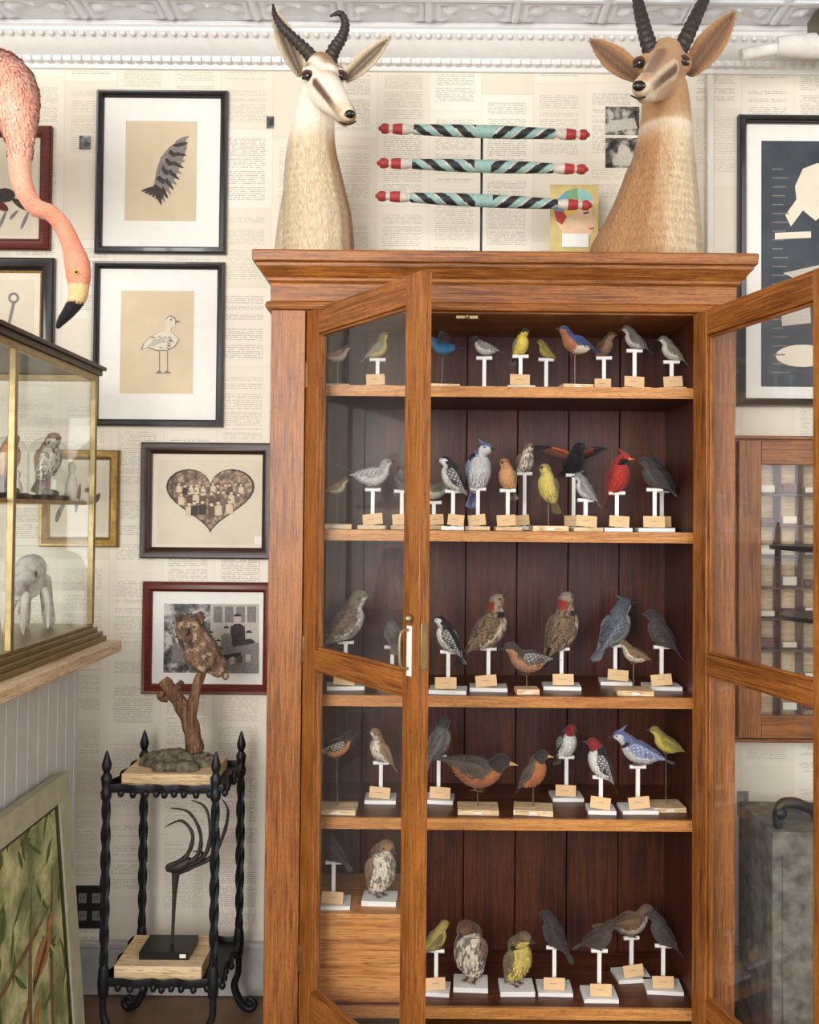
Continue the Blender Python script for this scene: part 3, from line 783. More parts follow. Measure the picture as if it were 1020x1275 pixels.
# ------------------------------------------------------------ striped clubs on stand
yc=.2
clubs=bpy.data.objects.new('striped_club_display',None); scene.collection.objects.link(clubs)
def club(x0,y0,x1,y1,idx,ph):
    m=MB(); a=P(x0,y0,yc-.02); b=P(x1,y1,yc-.02); n=150; N=28; ax=(b-a); L=ax.length; ax.normalize(); s=ax.cross(V((0,1,0))).normalized(); s2=ax.cross(s)
    def rad(t):
        e=min(t,1-t)*L
        if e<.004: return .008
        if e<.03: return .013+.004*math.sin(e/.03*3.14)
        if e<.04: return .011
        if e<.10: return .015+.003*math.sin((e-.04)/.06*3.14)
        if e<.11: return .013
        return .016+.005*math.sin(min(1,(e-.11)/.2)*1.57)
    R_=lin((160,54,50)); W_=lin((196,186,174)); T_=lin((140,170,162)); K_=lin((38,40,42))
    for i in range(n):
        for j in range(N):
            t0,t1=i/n,(i+1)/n; q=[]
            for t,jj in((t0,j),(t0,j+1),(t1,j+1),(t1,j)):
                th=6.283185*jj/N; r=rad(t); q.append(a+ax*(L*t)+s*(r*math.cos(th))+s2*(r*math.sin(th)))
            t=(t0+t1)/2; e=min(t,1-t)*L
            if e<.075: c=R_ if not(.03<e<.042) else W_
            elif e<.11: c=W_
            elif abs(t-.5)<.04: c=T_
            else:
                k=(t*L/.072-(j/N)*2.0*(1 if t<.5 else -1)+ph)
                c=K_ if (k%1)<.5 else (T_ if (k%1)<.9 else W_)
            m.add(q,[(0,1,2,3)],'clubpaint',c)
    m.sphere(a,.008,'clubpaint',col=R_); m.sphere(b,.008,'clubpaint',col=R_)
    m.obj('club_%d'%idx,clubs,ang=60)
club(474,160,732,168,1,0); club(472,203,730,211,2,.3); club(470,244,735,256,3,.6)
m=MB(); a=P(600,170,yc+.03); m.box(a.x-.004,a.x+.004,yc+.02,yc+.028,CTOP+.001,a.z,'black'); m.box(a.x-.08,a.x+.08,yc-.05,yc+.06,CTOP+.001,CTOP+.008,'black')
for py in(165,207,250):
    z=P(600,py,yc).z; m.box(a.x-.04,a.x+.012,yc-.005,yc+.022,z-.006,z+.004,'black')
m.obj('stand',clubs)
# ------------------------------------------------------------ framed pictures
def fr(m,x0,x1,z0,z1,yb,prof,mat):
    loops=[]
    for ins,out in prof:
        loops.append([(x0+ins,yb-out,z0+ins),(x1-ins,yb-out,z0+ins),(x1-ins,yb-out,z1-ins),(x0+ins,yb-out,z1-ins)])
    m.loft(loops,mat,None,False)
YW=WY-.002
def picture(name,x0,y0,x1,y1,fw,mat,board,paper=None,pmat=None,thick=.022,content=None,inner=None,gl=False,zoff=0):
    yf=YW-thick; X0,X1,Z0,Z1=rect(x0,y0,x1,y1,yf); m=MB(); w=fw/344.
    fr(m,X0,X1,Z0,Z1,YW,[(0,0),(0,thick*.75),(w*.12,thick),(w*.3,thick*.92),(w*.7,thick*1.1),(w*.88,thick*.9),(w*.9,thick*.7),(w,thick*.6),(w,.004)],mat)
    if inner: fr(m,X0+w,X1-w,Z0+w,Z1-w,YW,[(0,.003),(0,thick*.62),(.006,thick*.5),(.008,.004)],inner)
    m.box(X0+.003,X1-.003,YW-.006,YW-.001,Z0+.003,Z1-.003,board)
    if paper:
        a=rect(*paper,YW-.006); m.box(a[0],a[1],YW-.0068,YW-.006,a[2],a[3],pmat)
    if content: content(m,YW-.0078)
    return m.obj(name,ang=30)
def leaf(m,p0,p1,w,y,mat,n=8):
    dx,dy=p1[0]-p0[0],p1[1]-p0[1]; L=math.hypot(dx,dy); ux,uy=dx/L,dy/L; a=[];b=[]
    for i in range(n+1):
        t=i/n; ww=w*math.sin(math.pi*(t*.9+.08))**.6; cx,cy=p0[0]+dx*t,p0[1]+dy*t
        a.append((cx-uy*ww,cy+ux*ww)); b.append((cx+uy*ww,cy-ux*ww))
    m.ppoly(a+b[::-1],y,mat)
def wing_art(m,y):
    # leading edge runs up the left side, flight feathers trail to the lower right, tip at upper right
    m.ppoly([(231,171),(222,175),(210,184),(200,196),(195,212),(192,228),(198,240),(208,238),(218,222),(228,198),(233,182)],y,'inkgrey')
    for i in range(14):
        t=i/13; b=(218-26*t**.8,178+52*t); L=24+8*math.sin(t*3.1); ang=math.radians(-20+80*t**.8)
        leaf(m,b,(b[0]+L*math.cos(ang)*.75,b[1]+L*math.sin(ang)+4*t),2.4,y-.0002-.0001*i,'inkdark' if i%2 else 'inkgrey')
    for i in range(10):
        t=i/9; leaf(m,(214-22*t,182+48*t),(220-20*t,190+50*t),2.6,y-.0018-.0001*i,'inkdark' if i%2 else 'inkgrey')
    for i in range(6): leaf(m,(197+i*1.5,232+i),(176+4.4*i,238+2.4*i),2.0,y-.003-.0001*i,'inkdark')
picture('framed_wing_print',118,111,282,315,9,'blackframe','matwhite',(156,151,245,275),'paperbeige',content=wing_art)
def duck_art(m,y):
    O=[(212,392),(219,396),(219,403),(214,407),(213,412),(219,418),(224,423),(218,432),(208,437),(194,437),(184,433),(175,436),(178,428),(186,420),(197,414),(204,412),(207,405),(206,397)]
    def outline(pts,w,mt,yy):
        cx=sum(p[0] for p in pts)/len(pts); cy=sum(p[1] for p in pts)/len(pts)
        m.ppoly(pts,yy,mt); m.ppoly([(cx+(a-cx)*(1-w),cy+(b-cy)*(1-w)) for a,b in pts],yy-.0003,'paperpale')
    outline(O,.07,'inkgrey',y)
    for i in range(22):
        a=random.uniform(186,214); b=random.uniform(418,433); leaf(m,(a,b),(a+5,b+2),.7,y-.0006-.00003*i,'inkgrey')
    leaf(m,(208,420),(184,431),3,y-.0016,'inkpale'); m.ppoly([(218,398),(226,401),(218,402)],y-.0006,'inkgrey'); m.ppoly([(212,397),(214,397),(214,399),(212,399)],y-.0008,'inkdark')
    for x in(198,208): m.ppoly([(x,437),(x+1.2,437),(x+1.2,462),(x,462)],y,'inkgrey'); m.ppoly([(x-5,465),(x,461),(x+6,465)],y,'inkgrey')
picture('framed_bird_drawing',113,325,278,531,9,'blackframe','matwhite',(150,362,241,490),'paperbeige',content=duck_art)
def person(m,x,yy,s,y,body,face):
    m.ppoly([(x-s*.9,yy+s*3),(x-s*.8,yy+s*.9),(x-s*.3,yy+s*.6),(x+s*.3,yy+s*.6),(x+s*.8,yy+s*.9),(x+s*.9,yy+s*3)],y,body)
    m.ppoly([(x+s*.42*math.cos(a),yy+s*.55*math.sin(a)) for a in [k*.5236 for k in range(12)]],y-.0001,face)
    m.ppoly([(x+s*.45*math.cos(a),yy-s*.22+s*.35*math.sin(a)) for a in [k*.5236 for k in range(6,13)]],y-.0002,'sepia3')
def heart(m,y):
    def h(s,cx,cy): return [(cx+s*1.02*math.sin(t)**3,cy-s*(13*math.cos(t)-5*math.cos(2*t)-2*math.cos(3*t)-math.cos(4*t))/16*.82) for t in [i*6.283185/48 for i in range(48)]]
    m.ppoly(h(54,262,617),y,'sepia3'); m.ppoly(h(51.5,262,617),y-.0003,'sepiaphoto')
    k=0
    for row,(yy,s,xs) in enumerate(((604,3.6,range(224,302,7)),(614,4.4,range(226,302,9)),(626,5.2,range(234,294,10)))):
        for x in xs: k+=1; person(m,x+random.uniform(-2,2),yy+random.uniform(-2,2),s,y-.0006-.0003*k/3,('sepia1','sepia2','sepia3','sepiaphoto')[random.randrange(4)],'sepia2')
    m.ppoly([(317,668),(330,668),(330,678),(317,678)],y,'matwhite')
picture('framed_heart_photograph',174,551,340,696,14,'brownframe','matcream',(196,573,330,678),'paperpale',content=heart)
def group(m,y):
    m.ppoly([(262,752),(322,752),(322,800),(262,806)],y,'inkpale')
    for i in range(4): m.ppoly([(266+14*i,755),(277+14*i,755),(277+14*i,775),(266+14*i,775)],y-.0002,'inkgrey')
    for i,(x,yy,s,mt) in enumerate(((296,770,11,'inkdark'),(282,784,8,'inkgrey'),(310,790,9,'inkdark'),(262,790,8,'inkdark'),(222,796,9,'inkgrey'),(272,800,7,'sepia1'))): person(m,x,yy,s,y-.0004*(i+1),mt,'inkpale')
    m.ppoly([(240,815),(322,800),(322,838),(240,838)],y-.003,'inkgrey'); m.ppoly([(240,822),(300,812),(300,818),(240,829)],y-.0032,'inkdark')
    for i in range(6): m.ppoly([(256+10*i,832-1.5*i),(262+10*i,831-1.5*i),(262+10*i,822-1.5*i),(256+10*i,823-1.5*i)],y-.0034,'inkpale' if i%2 else 'sepia1')
picture('framed_group_photograph',176,725,339,865,12,'redframe','matwhite',(204,752,322,838),'bwphoto',content=group)
def birdart(m,y):
    m.ppoly([(6+13*math.cos(a),243+9*math.sin(a)) for a in [k*.5236 for k in range(12)]],y,'inkdark'); leaf(m,(16,248),(36,262),4,y-.0003,'inkdark'); leaf(m,(-5,252),(10,262),5,y-.0004,'redframe')
    for i in range(5): leaf(m,(-30+i*14,285-(i%2)*12),(-20+i*14,262),2,y-.0005,'inkgrey')
picture('framed_bird_painting',-90,155,62,310,14,'redframe','matcream',(-76,172,40,292),'paperpale',content=birdart)
def keyart(m,y):
    m.ppoly([(15,378),(19,376),(12,408),(8,408)],y,'inkgrey'); m.ppoly([(17+7*math.cos(a),371+7*math.sin(a)) for a in [k*.5236 for k in range(12)]],y-.0003,'inkgrey'); m.ppoly([(17+4*math.cos(a),371+4*math.sin(a)) for a in [k*.5236 for k in range(12)]],y-.0005,'paperpale')
    m.ppoly([(8,400),(3,398),(3,402),(8,404)],y-.0003,'inkgrey')
picture('framed_key_print',-60,320,66,460,16,'blackframe','matcream',(-38,348,42,440),'paperpale',content=keyart,inner='goldframe')
def floral(m,y):
    for i in range(9): leaf(m,(70+i*6,650-(i*13)%40),(76+i*6,630-(i*17)%40),3,y-.0002*i,'inkgrey' if i%2 else 'sepia1')
picture('gilt_framed_print',48,560,147,681,12,'goldframe','matcream',(66,580,132,664),'paperpale',content=floral)
def shapes(m,y):
    m.ppoly([(1000,210),(1018,203),(1040,206),(1060,215),(1060,262),(1035,258),(1016,275),(1000,262),(985,282),(978,268),(992,248),(990,232)],y,'matcream')
    m.ppoly([(1000+34*math.cos(a),443+14*math.sin(a)) for a in [k*.3 for k in range(0,21)]],y,'matcream')
    m.ppoly([(965,290),(1010,288),(1010,296),(965,298)],y,'matcream')
    m.ppoly([(972,368),(1008,364),(1010,402),(974,406)],y,'inkpale')
    m.ppoly([(975,340),(1020,330),(1040,345),(1000,352)],y,'inkpale')
    for i in range(24):
        yy=210+i*11; m.ppoly([(962,yy),(975+(i*7)%9,yy),(975+(i*7)%9,yy+1.4),(962,yy+1.4)],y,'inkgrey')
picture('framed_specimen_poster',921,142,1130,506,10,'blackframe','matwhite',(948,176,1100,482),'poster_navy',thick=.03,content=shapes)
def print_(name,x0,y0,x1,y1,mat,extra=None):
    m=MB(); a=rect(x0,y0,x1,y1,YW); m.box(a[0],a[1],YW-.002,YW,a[2],a[3],mat)
    if extra: extra(m,YW-.003)
    m.obj(name)
def bl(m,y): m.ppoly([(758,150),(790,147),(794,160),(760,164)],y,'inkpale')
def bl2(m,y): m.ppoly([(777,180),(784,184),(786,192),(792,200),(790,206),(764,206),(762,199),(769,192),(770,184)],y,'inkpale')
print_('pinned_photograph',754,133,796,168,'bwphoto',bl); print_('pinned_photograph',754,172,796,209,'bwphoto',bl2)
print_('small_wall_print',99,169,113,186,'bwphoto'); print_('small_wall_print',332,145,341,160,'bwphoto')
print_('small_wall_print',918,985,932,1015,'inkgrey')
def phren(m,y):
    m.ppoly([(699,306),(700,288),(692,276),(690,262),(694,248),(705,238),(719,234),(732,238),(739,247),(739,256),(736,261),(738,268),(744,276),(739,278),(741,283),(738,286),(737,291),(731,294),(724,293),(724,306)],y,'skin')
    m.ppoly([(690,262),(694,248),(705,238),(706,252),(702,264)],y-.0003,'mapblue'); m.ppoly([(705,238),(719,234),(721,249),(706,252)],y-.0004,'green')
    m.ppoly([(719,234),(732,238),(738,246),(738,250),(722,249)],y-.0005,'teal'); m.ppoly([(702,264),(706,252),(721,249),(720,262),(708,270)],y-.0006,'yellow'); m.ppoly([(693,275),(690,262),(702,264),(706,270),(700,280)],y-.0007,'red')
    m.ppoly([(722,250),(737,252),(734,259),(721,260)],y-.0008,'mapblue')
    m.ppoly([(726,265),(733,263.5),(734,265),(727,266.5)],y-.0009,'black'); m.ppoly([(711,270),(716,267),(718,274),(714,282),(710,278)],y-.001,'sepia2')
    m.ppoly([(734,284),(740,283),(739,285),(734,285.5)],y-.001,'red')
m=MB(); yq=.3; a=list(rect(685,230,745,316,yq)); m.box(a[0],a[1],yq,yq+.004,CTOP+.001,a[3],'chartbg'); phren(m,yq-.001)
b=rect(700,291,733,308,yq-.004); m.box(b[0],b[1],yq-.006,yq-.004,b[2],b[3],'matwhite'); m.obj('phrenology_chart')
# outlet
m=MB(); a=rect(94,1103,129,1156,YW-.005); m.box(a[0],a[1],YW-.006,YW,a[2],a[3],'outlet')
for px in(103,120):
    for py in(1118,1140):
        q=P(px,py,YW-.006); m.box(q.x-.014,q.x+.014,YW-.009,YW-.006,q.z-.017,q.z+.017,'inkgrey')
        for dx in(-.005,.005): m.box(q.x+dx-.0012,q.x+dx+.0012,YW-.0096,YW-.009,q.z-.004,q.z+.008,'black')
m.obj('wall_outlet',bevel=.002)
# ------------------------------------------------------------ wall pigeonhole cabinet on the right
m=MB(); yf=.34; X0,X1,Z0,Z1=rect(918,547,1120,922,yf)
m.box(X0,X1,yf+.02,YW,Z0,Z0+.03,'oak_x'); m.box(X0,X1,yf+.02,YW,Z1-.03,Z1,'oak_x'); m.box(X0,X0+.03,yf+.02,YW,Z0+.03,Z1-.03,'oak_z'); m.box(X1-.03,X1,yf+.02,YW,Z0+.03,Z1-.03,'oak_z')
m.box(X0-.01,X1+.01,yf+.01,YW,Z1,Z1+.012,'oak_x'); m.box(X0-.01,X1+.01,yf+.01,YW,Z0-.012,Z0,'oak_x')
m.box(X0+.03,X1-.03,YW-.01,YW-.002,Z0+.03,Z1-.03,'pine')
fx=.085
m.box(X0+.006,X0+fx,yf,yf+.02,Z0+.006,Z1-.006,'oak_z'); m.box(X1-fx,X1-.006,yf,yf+.02,Z0+.006,Z1-.006,'oak_z')
m.box(X0+fx,X1-fx,yf,yf+.02,Z1-fx-.005,Z1-.006,'oak_x'); m.box(X0+fx,X1-fx,yf,yf+.02,Z0+.006,Z0+fx,'oak_x')
nr=8; 
for i in range(1,nr):
    z=Z0+fx+(Z1-Z0-2*fx)*i/nr; m.box(X0+.03,X1-.03,yf+.03,YW-.01,z-.004,z+.004,'mahog_y')
for i in range(1,5):
    x=X0+fx+(X1-X0-2*fx)*i/5; m.box(x-.003,x+.003,yf+.032,YW-.01,Z0+.03,Z1-.03,'mahog_y')
for i in range(nr):
    for k in range(5):
        z=Z0+fx+(Z1-Z0-2*fx)*(i+.08)/nr; x=X0+fx+(X1-X0-2*fx)*(k+.2)/5
        if (i*3+k)%4: m.box(x,x+.05,yf+.05,YW-.02,z,z+.02+.006*((i+k)%3),'matcream' if (i+k)%2 else 'redframe')
m.poly([(X0+fx,yf+.01,Z0+fx),(X1-fx,yf+.01,Z0+fx),(X1-fx,yf+.01,Z1-fx),(X0+fx,yf+.01,Z1-fx)],'doorglass')
m.obj('oak_pigeonhole_cabinet',bevel=.002)
# ------------------------------------------------------------ counter + glass case
CTR=MB(); zt=P(155,797,.2).z; ex=-1.005; px_=-1.147
CTR.box(-2.1,ex,-1.4,.2,zt-.035,zt,'counterwood'); CTR.box(-2.05,px_-.012,-1.3,.2,0.0,zt-.035,'grey_panel')
yy=-1.3
while yy<.2:
    CTR.box(px_-.012,px_,yy+.003,min(yy+.066,.2),.1,zt-.035,'grey_panel'); yy+=.07
CTR.box(px_-.012,px_+.012,-1.3,.2,0,.1,'grey_panel')
CTR.obj('shop_counter',bevel=.003)
CX=-1.1; CY0,CY1=-1.0,.17; CXL=-1.95; c0=zt+.001; ctop=P(120,456,.17).z
case=MB()
for i,(o,h0,h1) in enumerate(((.045,0,.015),(.035,.015,.03),(.02,.03,.045),(.008,.045,.055))):
    case.box(CXL-o,CX+o,CY0-o,CY1+o*.6,c0+h0,c0+h1,'brass')
for x in (CXL,CX):
    for y in(CY0,-.41,CY1): case.box(x-.009,x+.009,y-.009,y+.009,c0+.055,ctop-.03,'brass')
for x in (CXL,CX): case.box(x-.01,x+.01,CY0,CY1,ctop-.05,ctop-.03,'brass')
for y in(CY0,CY1): case.box(CXL,CX,y-.01,y+.01,ctop-.05,ctop-.03,'brass')
case.box(CXL-.02,CX+.02,CY0-.02,CY1+.02,ctop-.03,ctop-.012,'darkbronze'); case.box(CXL-.03,CX+.03,CY0-.03,CY1+.03,ctop-.012,ctop,'darkbronze')
zg0,zg1=c0+.055,ctop-.05
case.poly([(CX,CY0,zg0),(CX,CY1,zg0),(CX,CY1,zg1),(CX,CY0,zg1)],'caseglass')
case.poly([(CXL,CY0,zg0),(CX,CY0,zg0),(CX,CY0,zg1),(CXL,CY0,zg1)],'caseglass')
case.poly([(CXL,CY1,zg0),(CX,CY1,zg0),(CX,CY1,zg1),(CXL,CY1,zg1)],'caseglass')
shz=P(117,625,.15).z
case.poly([(CXL+.01,CY0+.02,shz),(CX-.012,CY0+.02,shz),(CX-.012,CY1-.02,shz),(CXL+.01,CY1-.02,shz)],'caseglass'); case.box(CX-.016,CX-.010,CY0+.02,CY1-.02,shz-.010,shz+.002,'goldframe')
case.box(CXL+.01,CX-.012,CY1-.024,CY1-.018,shz-.010,shz+.002,'goldframe')
case.obj('glass_display_case',bevel=.0015)
def dome(px,y,r,h,sp,L):
    m=MB(); q=P(px,620,y); x=min(q.x,CX-r-.03)
    m.lathe((x,y,shz+.001),[(r+.008,0),(r+.01,.006),(r+.004,.016),(r,.018)],'black')
    z0=shz+.02
    m.lathe((x,y,z0),[(r,0)]+[(r,h*.3),(r,h*.62)]+[(r*math.cos(a),h*.62+r*math.sin(a)) for a in [.2,.5,.8,1.1,1.35,1.5]],'caseglass')
    bird(m,V((x,y,z0+.06)),L,R(-40),1.0,sp,hp=.1); m.tube([(x,y,z0),(x,y,z0+.06)],.01,'driftwood',8,sub=1); m.sphere((x,y,z0+.005),(r*.6,r*.6,.014),'moss')
    m.obj('glass_dome_with_bird')
dome(66,.03,.06,.2,'thrush',.15); dome(28,-.25,.055,.17,'oriole',.12)
for i,(px,y) in enumerate(((20,.1),(110,.12))):
    m=MB(); x=min(P(px,620,y).x,CX-.05); h=.10+.03*i
    m.lathe((x,y,shz+.001),[(.022,0),(.024,.006),(.016,.012),(.02,h*.35),(.014,h*.6),(.008,h*.7),(.013,h*.82),(.010,h*.95),(.002,h)],'bone',16); m.obj('white_figurine')
# animal skull with curved tusks, plus plaster piece, inside the case
m=MB(); x=-1.24; y=-.02; z=c0+.056
K=lin((204,200,192))
sk=[[(V((x,y+.06,z+.19)),.045),(V((x+.005,y+.02,z+.185)),.042),(V((x+.012,y-.03,z+.16)),.03),(V((x+.02,y-.075,z+.135)),.02)],
 [(V((x-.03,y+.06,z+.15)),.018),(V((x-.02,y,z+.12)),.016),(V((x+.01,y-.06,z+.11)),.014)],[(V((x+.03,y+.06,z+.15)),.018),(V((x+.035,y,z+.12)),.016),(V((x+.03,y-.06,z+.11)),.014)],
 [(V((x-.03,y+.09,z+.15)),.02),(V((x-.04,y+.10,z+.02)),.02)],[(V((x+.03,y+.09,z+.15)),.02),(V((x+.04,y+.10,z+.02)),.02)]]
blob(m,sk,.005,'fur',lambda p,n:mixt(K,lin((120,116,110)),noise.noise(p*40)+.1),2,z)
for s_ in(-.03,.035): m.sphere((x+s_,y-.005,z+.175),(.012,.014,.014),'black')
for s_ in(-.02,.035):
    m.tube([(x+s_,y-.06,z+.12),(x+s_+.01,y-.09,z+.07),(x+s_+.02,y-.12,z+.03),(x+s_+.04,y-.16,z+.012)],[.011,.010,.008,.002],'bone')
    m.tube([(x+s_*1.5,y+.03,z+.13),(x+s_*2,y+.02,z+.07),(x+s_*2.4,y-.01,z+.01)],[.010,.009,.003],'bone')
m.obj('tusked_animal_skull')
m=MB(); x=-1.22
blob(m,[[(V((x,-.35,z+.03)),.045),(V((x,-.35,z+.10)),.032),(V((x,-.35,z+.16)),.026),(V((x,-.355,z+.21)),.03)],[(V((x-.03,-.36,z+.14)),.014),(V((x-.045,-.38,z+.09)),.012),(V((x-.01,-.39,z+.08)),.011)],[(V((x+.03,-.36,z+.14)),.014),(V((x+.045,-.38,z+.09)),.012),(V((x+.01,-.39,z+.08)),.011)]],.005,'fur',lambda p,n:lin((225,222,216)),2,z)
m.obj('plaster_figurine')
# ------------------------------------------------------------ flamingo
m=MB(); fy=-.36
PK=lin((240,164,136)); PK2=lin((246,196,172)); OR_=lin((232,132,98)); YL=lin((232,196,140)); BK=lin((26,22,22))
ch=[[(P(-300,140,fy),.07),(P(-220,120,fy),.13),(P(-150,110,fy),.16),(P(-80,112,fy),.14),(P(-30,108,fy),.105),(P(2,108,fy),.088),(P(18,135,fy),.062),(P(24,175,fy),.036),(P(26,222,fy),.029),(P(42,256,fy),.025),(P(64,266,fy),.023),(P(79,284,fy),.025),(P(90,308,fy),.027),(P(96,328,fy),.034),(P(98,345,fy),.033)],
 [(P(98,345,fy),.03),(P(98,362,fy),.027),(P(95,374,fy),.023),(P(86,388,fy),.018),(P(77,399,fy),.013),(P(71,408,fy),.007)]]
def c_fl(p,n):
    if p.x>P(55,380,fy).x:
        if p.z<P(90,378,fy).z: return BK
        if p.z<P(95,356,fy).z: return YL
    k=noise.noise(V((p.x*30,p.y*30,p.z*14)))*.5+.5
    c=mixt(PK,PK2,k)
    c=mixt(mixt(OR_,PK,k),c,sst(p.z,P(50,290,fy).z,P(50,170,fy).z))
    return c
D=blob(m,ch,.0065,'plumage',c_fl,3)
bz=P(95,358,fy).z; nz_=P(20,190,fy).z
blades(m,D,1,lambda p:0 if p.z<bz else (.006 if p.z<nz_ else .022),.0035,lambda p:V((.35,0,-1)) if p.z>nz_ else V((0,0,1)),.2,'plumage',.004,.14,None,True)
q=P(99,343,fy); m.sphere(q+V((.004,-.031,0)),.0075,'yellow'); m.sphere(q+V((.005,-.0365,0)),.0045,'eye')
q=P(-150,110,fy)
for dy in(-.04,.05):
    m.tube([(q.x,fy+dy,q.z-.1),(q.x+.05,fy+dy,q.z-.35),(q.x-.02,fy+dy,ctop+.012)],[.02,.012,.01],'red',8)
    for a in(-.5,0,.5): m.tube([(q.x-.02,fy+dy,ctop+.01),(q.x-.02+.07*math.cos(a),fy+dy+.07*math.sin(a),ctop+.006)],.006,'red',6,sub=1)
m.obj('flamingo',ang=60)
# ------------------------------------------------------------ leaning painting
m=MB()
a=P(75,962,0.0); topx=px_+.035; botx=-1.035; zt2=a.z
Lp=math.hypot(botx-topx,zt2); yN=-.95; yF=.0
U=V((topx-botx,0,zt2)).normalized(); Nn=V((zt2,0,botx-topx)).normalized()
def LP(s,t,o): return V((botx,0,0.004))+U*s+V((0,t,0))+Nn*o
def slab(s0,s1,t0,t1,o0,o1,mat):
    vs=[LP(s,t,o) for s in(s0,s1) for t in(t0,t1) for o in(o0,o1)]
    m.add(vs,[(0,1,3,2),(4,6,7,5),(0,4,5,1),(2,3,7,6),(0,2,6,4),(1,5,7,3)],mat)
paint('washframe',(172,170,142),.6,.16,20)
fw=.075
slab(0,Lp,yN,yF,-.02,0,'washframe')
for s0,s1,t0,t1 in((0,fw,yN,yF),(Lp-fw,Lp,yN,yF),(fw,Lp-fw,yN,yN+fw),(fw,Lp-fw,yF-fw,yF)): slab(s0,s1,t0,t1,0,.014,'washframe')
for s0,s1,t0,t1 in((fw,fw+.01,yN+fw,yF-fw),(Lp-fw-.01,Lp-fw,yN+fw,yF-fw),(fw+.01,Lp-fw-.01,yF-fw-.01,yF-fw)): slab(s0,s1,t0,t1,0,.008,'darkgold')
slab(fw+.01,Lp-fw-.01,yN+fw,yF-fw-.01,0,.002,'jungle')
paint('leafgreen',(84,104,48),.6,.3,60); paint('leafpale',(176,180,116),.6,.2,60); paint('bark',(120,92,60),.6,.3,60); paint('plumebrown',(168,120,70),.6,.3,60)
s_lo,s_hi,t_lo,t_hi=fw+.012,Lp-fw-.012,yN+fw+.005,yF-fw-.012
cl=lambda v,a,b:min(max(v,a),b)
cnt=0
def stroke(s,t,dd,ln,wd,mat,bend=0):
    global cnt
    cnt+=1; A=[];B=[]
    for k in range(9):
        f=k/8; ang=dd+bend*f; w=wd*math.sin(3.14*(f*.96+.03))
        cs,ct=s+math.cos(dd+bend*f*.5)*ln*f,t+math.sin(dd+bend*f*.5)*ln*f
        A.append((cs-math.sin(ang)*w,ct+math.cos(ang)*w)); B.append((cs+math.sin(ang)*w,ct-math.cos(ang)*w))
    m.poly([LP(cl(p[0],s_lo,s_hi),cl(p[1],t_lo,t_hi),.0024+cnt*.00002) for p in A+B[::-1]],mat)
for t0 in(-.55,-.34,-.2): stroke(.08,t0,.0,.62,.012,'bark',.25)
stroke(.45,-.62,1.4,.5,.010,'bark',-.2)
for i in range(110):
    s=random.uniform(s_lo,s_hi); t=random.uniform(-.75,t_hi)
    stroke(s,t,random.uniform(-1.6,1.6),random.uniform(.05,.13),random.uniform(.004,.010),'leafgreen' if i%3 else 'leafpale',random.uniform(-.8,.8))
for sx,tx in((.42,-.30),(.22,-.42)):
    stroke(sx,tx,1.0,.16,.035,'plumebrown'); stroke(sx+.08,tx+.11,.6,.07,.018,'plumebrown'); stroke(sx-.02,tx-.02,3.9,.14,.012,'bark')
    for k in range(5): stroke(sx+.02+k*.015,tx+.02+k*.02,3.6,.06,.005,'sepia3')
m.obj('leaning_framed_painting',bevel=.002)
# ------------------------------------------------------------ iron stand
m=MB()
legs=[(-1.0,.06),(-.965,.33),(-.63,.33),(-.655,.06)]
tz,lz=.845,.24
def twist(x,y,z0,z1):
    rg=[];n=int((z1-z0)/.006)
    for i in range(n+1):
        z=z0+(z1-z0)*i/n; a=(z-z0)*20; r=.0105+.002*math.sin((z-z0)/(z1-z0)*3.14)
        rg.append([V((x+r*(1+.28*math.cos(4*(b)))*math.cos(b+a),y+r*(1+.28*math.cos(4*b))*math.sin(b+a),z)) for b in [6.283185*j/16 for j in range(16)]])
    m.loft(rg,'iron')
for x,y in legs:
    twist(x,y,lz+.05,tz-.03)
    m.lathe((x,y,0),[(.010,tz-.04),(.016,tz-.03),(.018,tz-.01),(.013,tz+.0),(.016,tz+.02),(.018,tz+.035),(.009,tz+.05),(.014,tz+.062),(.016,tz+.075),(.010,tz+.095),(.005,tz+.112),(.001,tz+.12)],'iron',12)
    m.lathe((x,y,0),[(.010,lz-.05),(.016,lz-.04),(.019,lz),(.016,lz+.04),(.010,lz+.06)],'iron',12)
    dx=math.copysign(.045,x+.81)
    m.tube([(x,y,lz-.04),(x,y,lz-.1),(x-dx*.3,y,lz-.15),(x+dx*.3,y-.0,.03),(x+dx*1.0,y,.014),(x+dx*1.3,y,.035),(x+dx*.9,y,.05),(x+dx*.7,y,.038)],[.011,.011,.013,.014,.012,.010,.009,.007],'iron',10)
def tray(z):
    cxm=sum(l[0] for l in legs)/4; cym=sum(l[1] for l in legs)/4; N=96; o=[];
    for j in range(N):
        a=6.283185*j/N; c,s=math.cos(a),math.sin(a); k=1/max(abs(c)/.18,abs(s)/.145); k=min(k,.235)*(1+.035*math.cos(12*a))
        o.append((cxm+c*k,cym+s*k))
    rg=[]
    for ins,zz in((.1,-.006),(.0,-.010),(-.01,0),(-.012,.012),(-.005,.018),(.004,.012),(.012,.0),(.1,0)):
        rg.append([V((cxm+(x-cxm)*(1-ins*1.5) ,cym+(y-cym)*(1-ins*1.5),z+zz-.002)) for x,y in o])
    m.loft(rg,'iron')
    for j in range(0,N,3): 
        x,y=o[j]; m.sphere((x,y,z-.014),(.011,.011,.013),'iron',8,6)
tray(tz); tray(lz)
m.obj('wrought_iron_plant_stand',ang=45)
